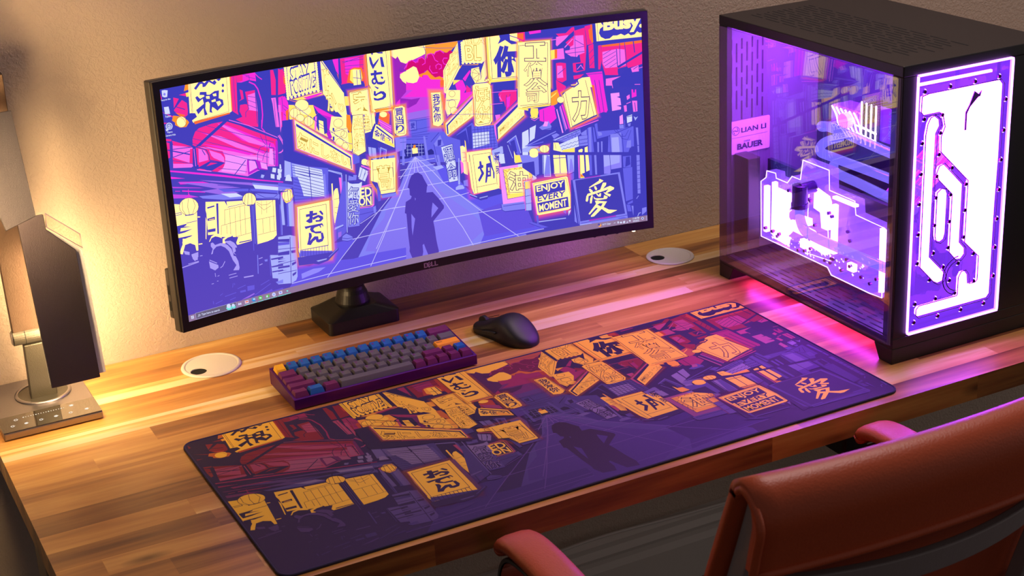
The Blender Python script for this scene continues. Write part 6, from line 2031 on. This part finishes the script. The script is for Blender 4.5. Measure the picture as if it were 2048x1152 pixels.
put('block_edge', bm, glow('block_edge_glow', (.75, .55, 1.0), 3.0), gpu, label='bright lilac edges of the water block')
rr = random.Random(3)
bm = NB()
for i in range(26):
    u = rr.uniform(.10, .39); v = rr.choice([.078, .082, .172, .09]) if i % 2 else rr.uniform(.075, .18); tube(bm, [pcp(gx-.0025, u, v), pcp(gx+.002, u, v)], .0028, 8)
put('block_screws', bm, M_screw, gpu)
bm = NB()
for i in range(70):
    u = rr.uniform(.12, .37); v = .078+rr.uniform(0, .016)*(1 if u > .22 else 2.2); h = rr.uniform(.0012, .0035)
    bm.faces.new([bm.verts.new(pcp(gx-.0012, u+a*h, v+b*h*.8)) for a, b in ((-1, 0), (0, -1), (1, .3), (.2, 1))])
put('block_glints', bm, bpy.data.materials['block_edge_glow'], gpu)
pbox('card_backing', (gx+.031, .06, .07), (gx+.036, .42, .185), M_black, gpu)
pbox('card_bracket', (.02, .392, .055), (.045, .432, .215), M_black, bevel=.002)
# fittings and tubes
M_tube = glassy('lilac_coolant_tube', (.34, .30, .66), 1.4, (.9, .85, 1), .12, (.26, .20, .92), .75)
M_fit = mat('gunmetal_fitting', rgb(56, 34, 84), .25, .8)
bm = NB(); tube(bm, [pcp(gx-.026, .263, .172), pcp(gx-.026, .263, .203)], .0125, 20); tube(bm, [pcp(gx-.026, .263, .195), pcp(gx+.002, .263, .195)], .010, 20); tube(bm, [pcp(gx-.026, .263, .165), pcp(gx-.026, .263, .174)], .0138, 20); put('tube_fitting', bm, M_fit, pcx, bevel=.001)
def tb(pts, r=.0078): bm = NB(); tube(bm, smooth_path([pcp(*p) for p in pts], 8), r, 16); return put('coolant_tube', bm, M_tube, pcx, smooth=True, label='hard bent tube of lilac coolant')
tb([(gx-.026, .262, .170), (gx-.026, .262, .150), (gx-.026, .250, .132), (gx-.026, .225, .128), (gx-.026, .15, .128), (gx-.022, .016, .128)])
tb([(.115, .02, .262), (.115, .157, .265), (.115, .29, .272), (.115, .322, .270), (.13, .338, .262), (.16, .335, .262)])
tb([(.112, .02, .222), (.112, .155, .226), (.112, .29, .226), (.112, .322, .228), (.13, .336, .236), (.165, .336, .240)])
tb([(.118, .10, .188), (.118, .218, .196), (.118, .289, .200), (.13, .31, .205)])
# motherboard, processor block, memory
pbox('motherboard', (.184, .10, .085), (.1885, .41, .40), mat('dark_board', rgb(30, 22, 54), .5, vary=.5, bscale=90))
cpu = pbox('processor_block', (.140, .262, .250), (.183, .335, .300), mat('block_metal', rgb(150, 120, 190), .25, .8), bevel=.004)
bm = NB()
for k in range(6): tube(bm, smooth_path([pcp(.139, .330-k*.011, .298), pcp(.139, .318-k*.011, .285), pcp(.139, .312-k*.011, .272), pcp(.139, .290-k*.009, .256)], 4), .0011, 6)
put('light_line', bm, glow('white_lilac_line', (.9, .7, 1.0), 6), cpu)
bm = NB(); tube(bm, [pcp(.128, .288, .283), pcp(.142, .288, .283)], .013, 20); put('block_fitting', bm, M_diff, cpu, bevel=.001)
for k in range(4):
    y = .262-k*.0115
    pbox('memory_stick', (.145, y-.003, .255), (.184, y+.003, .316), mat('violet_spreader', rgb(120, 30, 130), .35, .5), group=None) if False else None
    bm = NB(); box(bm, tuple(pcp(.145, y-.003, .245)), tuple(pcp(.184, y+.003, .314))); mk = put('memory_stick', bm, M_case if k else M_case, pcx)
    bm = NB(); box(bm, tuple(pcp(.1435, y-.0012, .250)), tuple(pcp(.1448, y+.0012, .318))); put('light_bar', bm, glow('memory_light', (1, .7, 1.0), 7) if k == 0 else bpy.data.materials['memory_light'], mk)
bm = NB(); box(bm, tuple(pcp(.150, .19, .262)), tuple(pcp(.1505, .224, .318)))
tp = put('memory_side', bm, mat('violet_side', rgb(80, 34, 130), .4), pcx)
bm = NB(); text_bm(bm, 'TRIDENT Z', lambda u, v, d: pcp(.1495, .203-v, .268+u), .046, .0065, .02); put('memory_writing', bm, M_tube, tp)
bm = NB()
for z in (.275, .262): tube(bm, [pcp(.141, .270, z+.004), pcp(.141, .222, z)], .0016, 6)
put('light_line', bm, bpy.data.materials['white_lilac_line'], cpu)
# rainbow ribbon of sleeved cables
cc = [(230,120,200),(150,90,220),(220,90,120),(210,220,160),(120,190,200),(240,230,250),(200,110,170),(110,110,210),(236,140,150),(160,210,190),(236,236,250),(180,60,120)]
for k in range(16):
    c = cc[k % 12]; nm = 'sleeve_%d_%d_%d' % c
    m_ = bpy.data.materials.get(nm) or mat(nm, rgb(*c), .6)
    bm = NB(); o_ = k*.0046
    tube(bm, [pcp(.110, .205-o_*.9, .148+.0*k), pcp(.125, .192-o_, .176), pcp(.150, .155-o_, .235), pcp(.178, .100-o_*.8, .315)], .0021, 6); put('sleeved_cable', bm, m_, pcx)
bm = NB(); box(bm, tuple(pcp(.100, .125, .172)), tuple(pcp(.125, .215, .186)), 0); put('cable_comb', bm, M_case, pcx)
bm = NB(); box(bm, tuple(pcp(.098, .11, .125)), tuple(pcp(.122, .20, .172)), 0); cn = put('cable_plug', bm, M_case, pcx)
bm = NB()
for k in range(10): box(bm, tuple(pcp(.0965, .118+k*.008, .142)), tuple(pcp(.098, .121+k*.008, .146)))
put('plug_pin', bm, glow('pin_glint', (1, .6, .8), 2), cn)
# strips added inside the case for violet light on rear wall and desk
pbox('fill_strip', (.030, .026, .405), (.185, .030, .4085), glow('front_fill_glow', (.50, .10, 1.0), 60), label='added violet light strip')
pbox('fill_strip', (.150, .06, .425), (.156, .40, .429), glow('top_fill_glow', (.58, .12, 1.0), 150), label='added violet light strip')

def lamp_in(name, loc, tgt, sx, sy, p, col, parent):
    o = area(name, tuple(loc), tuple(tgt), sx, p, col, sy); m = o.matrix_basis.copy() if False else None
    o.parent = parent.o; o.location = Vector(loc)-parent.loc; return o
pbox('fill_strip', (.018, .05, .0222), (.030, .39, .0236), glow('under_fill_glow', (.85, .05, 1.0), 20), label='violet glow strip added under the case')  # added strip, lays a magenta glow on the desk beside the case
lamp_in('inside_fill_light', pcp(.09, .22, .426), pcp(.09, .22, 0), .12, .34, 7.5, (.50, .07, 1.0), pcx)  # added fill, lifts the violet inside the case and on the desk
# ------------------------------------------------------------------ chair
ch = Thing('office_chair', 'orange leather office chair with metal frame pushed up to the desk front', 'chair', (.609, -.95, 0))
XL, XR = .378, .840
rail = [(-1.204, .226), (-1.185, .170), (-1.150, .075), (-1.115, -.03), (-1.085, -.14), (-1.055, -.215), (-1.0, -.262), (-.90, -.275), (-.78, -.268), (-.70, -.262), (-.655, -.275)]
M_chr = mat('dull_chair_metal', rgb(150, 142, 142), .5, .15, bump=.3, bscale=700)
for x in (XL+.004, XR-.022):
    bm = NB(); ribbon(bm, smooth_path([V(0, y-.012, z-.004) for y, z in rail], 6), (1, 0, 0), x, x+.018, .022); put('side_rail', bm, M_chr, ch, bevel=.002)
def sag(u): return 1-(2*u-1)**2
def sheet(path, x0, x1, th, sagf, n=20):
    """leather sheet: path (y, z) swept across x with a backwards sag"""
    bm = NB(); P = smooth_path([Vector((0, y, z)) for y, z in path], 6); rows_ = []
    for i, p in enumerate(P):
        d = (P[min(i+1, len(P)-1)]-P[max(i-1, 0)]).normalized(); nn = Vector((0, -d.z, d.y)); row = []
        for side in (0, 1):
            for k in (range(n+1) if side == 0 else range(n, -1, -1)):
                u = k/n; s = sag(u)*sagf(i/(len(P)-1))
                row.append(bm.verts.new(V(x0+(x1-x0)*u, p.y-s+nn.y*th*(side-.5), p.z+nn.z*th*(side-.5))))
        rows_.append(row)
    m = len(rows_[0])
    for a, b in zip(rows_, rows_[1:]):
        for k in range(m): bm.faces.new((a[k], a[(k+1) % m], b[(k+1) % m], b[k]))
    for r_ in (rows_[0], rows_[-1]):
        for k in range(n): bm.faces.new((r_[k], r_[k+1], r_[m-2-k], r_[m-1-k]))
    return bm
SG = .018
front = [(-1.196, .234), (-1.172, .172), (-1.137, .078), (-1.102, -.025), (-1.072, -.135), (-1.042, -.205), (-.995, -.246), (-.90, -.258), (-.78, -.252), (-.70, -.246), (-.650, -.262)]
put('seat_and_back', sheet(front, XL-.006, XR+.006, .010, lambda t: SG*max(0, 1-t*1.3)), M_leather, ch, smooth=True)
fold = [(-1.194, .228), (-1.199, .240), (-1.208, .2455), (-1.221, .241), (-1.230, .228), (-1.233, .210), (-1.228, .185), (-1.222, .157)]
flap = put('folded_top', sheet(fold, XL-.006, XR+.006, .012, lambda t: SG), M_leather, ch, smooth=True, label='leather fold over the top of the backrest')
bm = NB(); E_ = []
for k in range(25):
    u = k/24; E_.append(V(XL-.006+(XR-XL+.012)*u, -1.2235-SG*sag(u)-.004, .1535))
side_l = smooth_path([V(XL-.005, y, z) for y, z in ((-1.203, .236), (-1.212, .242), (-1.224, .238), (-1.234, .225), (-1.239, .208), (-1.234, .185), (-1.228, .157))], 4)
side_r = [p+Vector((XR-XL+.008, 0, 0)) for p in side_l]
tube(bm, side_l+E_+side_r[::-1], .0048, 10); put('piping', bm, M_leather, flap, smooth=True)
bm = NB(); P = []
bar = NB()
for sgn in (0,):
    n = 24; prev = None
    for k in range(n+1):
        u = k/n; x = XL+.008+(XR-XL-.016)*u; s = .055*sag(u)
        dz = -.035*sag(u)*0
        ring = [bar.verts.new(V(x, -1.180-s, .118)), bar.verts.new(V(x, -1.168-s, .118)), bar.verts.new(V(x, -1.156-s, .082)), bar.verts.new(V(x, -1.168-s, .082))]
        if prev:
            for q in range(4): bar.faces.new((prev[q], prev[(q+1) % 4], ring[(q+1) % 4], ring[q]))
        else: bar.faces.new(ring[::-1])
        prev = ring
    bar.faces.new(prev)
put('back_crossbar', bar, M_chr, ch, bevel=.002)
bm.free()
def pad_mesh(x0, x1, path, th):
    bm = NB(); P = smooth_path([V(0, y, z) for y, z in path], 6); prev = None; n = 14; N_ = len(P)
    for i, p in enumerate(P):
        d = (P[min(i+1, N_-1)]-P[max(i-1, 0)]).normalized(); nn = Vector((0, -d.z, d.y)); 
        if nn.z < 0 and abs(nn.z) > .3: nn = -nn
        e = min(i, 3)/3; e2 = min(N_-1-i, 2)/2; sc = (.55+.45*e)*(.6+.4*e2)
        cx = (x0+x1)/2; w2 = (x1-x0)/2*(.86+.14*e); ring = []
        for k in range(n):
            a = 2*math.pi*k/n; ca, sa = math.cos(a), math.sin(a)
            ring.append(bm.verts.new(Vector((cx+w2*math.copysign(abs(ca)**.6, ca), p.y, p.z))+nn*(th/2*sc*math.copysign(abs(sa)**.8, sa))))
        if prev:
            for k in range(n): bm.faces.new((prev[k], prev[(k+1) % n], ring[(k+1) % n], ring[k]))
        else: bm.faces.new(ring[::-1])
        prev = ring
    bm.faces.new(prev); return bm
M_dkmetal = mat('polished_dark_metal', rgb(90, 84, 84), .15, 1.0)
for x0, x1 in ((.306, .360), (.857, .911)):
    put('armrest', pad_mesh(x0, x1, [(-.782, -.030), (-.790, -.014), (-.83, -.006), (-.90, -.008), (-.98, -.018), (-1.05, -.030), (-1.10, -.040)], .022), M_leather, ch, smooth=True)
    bm = NB(); ribbon(bm, smooth_path([V(0, y, z) for y, z in ((-1.135, -.052), (-1.05, -.046), (-.93, -.028), (-.84, -.024), (-.797, -.032), (-.776, -.060), (-.772, -.10), (-.785, -.16), (-.83, -.225), (-.90, -.262), (-.98, -.275))], 6), (1, 0, 0), x0+.008, x1-.008, .007); put('arm_frame', bm, M_dkmetal, ch, bevel=.0015)
    bm = NB(); xa, xb = (x1-.014, XL+.006) if x0 < .5 else (XR-.006, x0+.014)
    box(bm, (min(xa, xb), -.985, D-.285), (max(xa, xb), -.955, D-.270)); box(bm, (min(xa, xb), -1.145, D-.062), (max(xa, xb), -1.120, D-.048)); put('arm_bracket', bm, M_dkmetal, ch)
bm = NB(); lathe(bm, [(0, .08), (.028, .08), (.028, .28), (.016, .281), (.016, .44), (0, .44)], (.609, -.90, 0), 24); put('gas_column', bm, M_chr, ch)
bm = NB(); box(bm, (XL+.02, -.97, .425), (XR-.02, -.83, .452)); put('seat_support', bm, M_black, ch, bevel=.004)
for k in range(5):
    a = math.radians(90+72*k); c, s = math.cos(a), math.sin(a)
    bm = NB(); tube(bm, [(.609+c*.02, -.90+s*.02, .10), (.609+c*.30, -.90+s*.30, .075)], [.022, .014], 10); lg = put('base_leg', bm, M_chr, ch, smooth=True)
    bm = NB(); q = Vector((.609+c*.30, -.90+s*.30, .030)); t_ = Vector((-s, c, 0)); tube(bm, [q-t_*.012, q+t_*.012], .030, 20); tube(bm, [q, q+Vector((0, 0, .045))], .006, 8); put('caster', bm, M_black, lg)

# slow cable lying along the baseboard
cb = NB(); tube(cb, smooth_path([(.62, -.03, .155), (.85, -.026, .168), (1.05, -.022, .158), (1.3, -.024, .150)], 8), .003, 8)
ob = put('power_cable', cb, M_white); ob['label'] = 'pale cable running along the top of the baseboard under the desk'; ob['category'] = 'cable'
for o in bpy.data.objects:
    if '_org' in o: del o['_org']
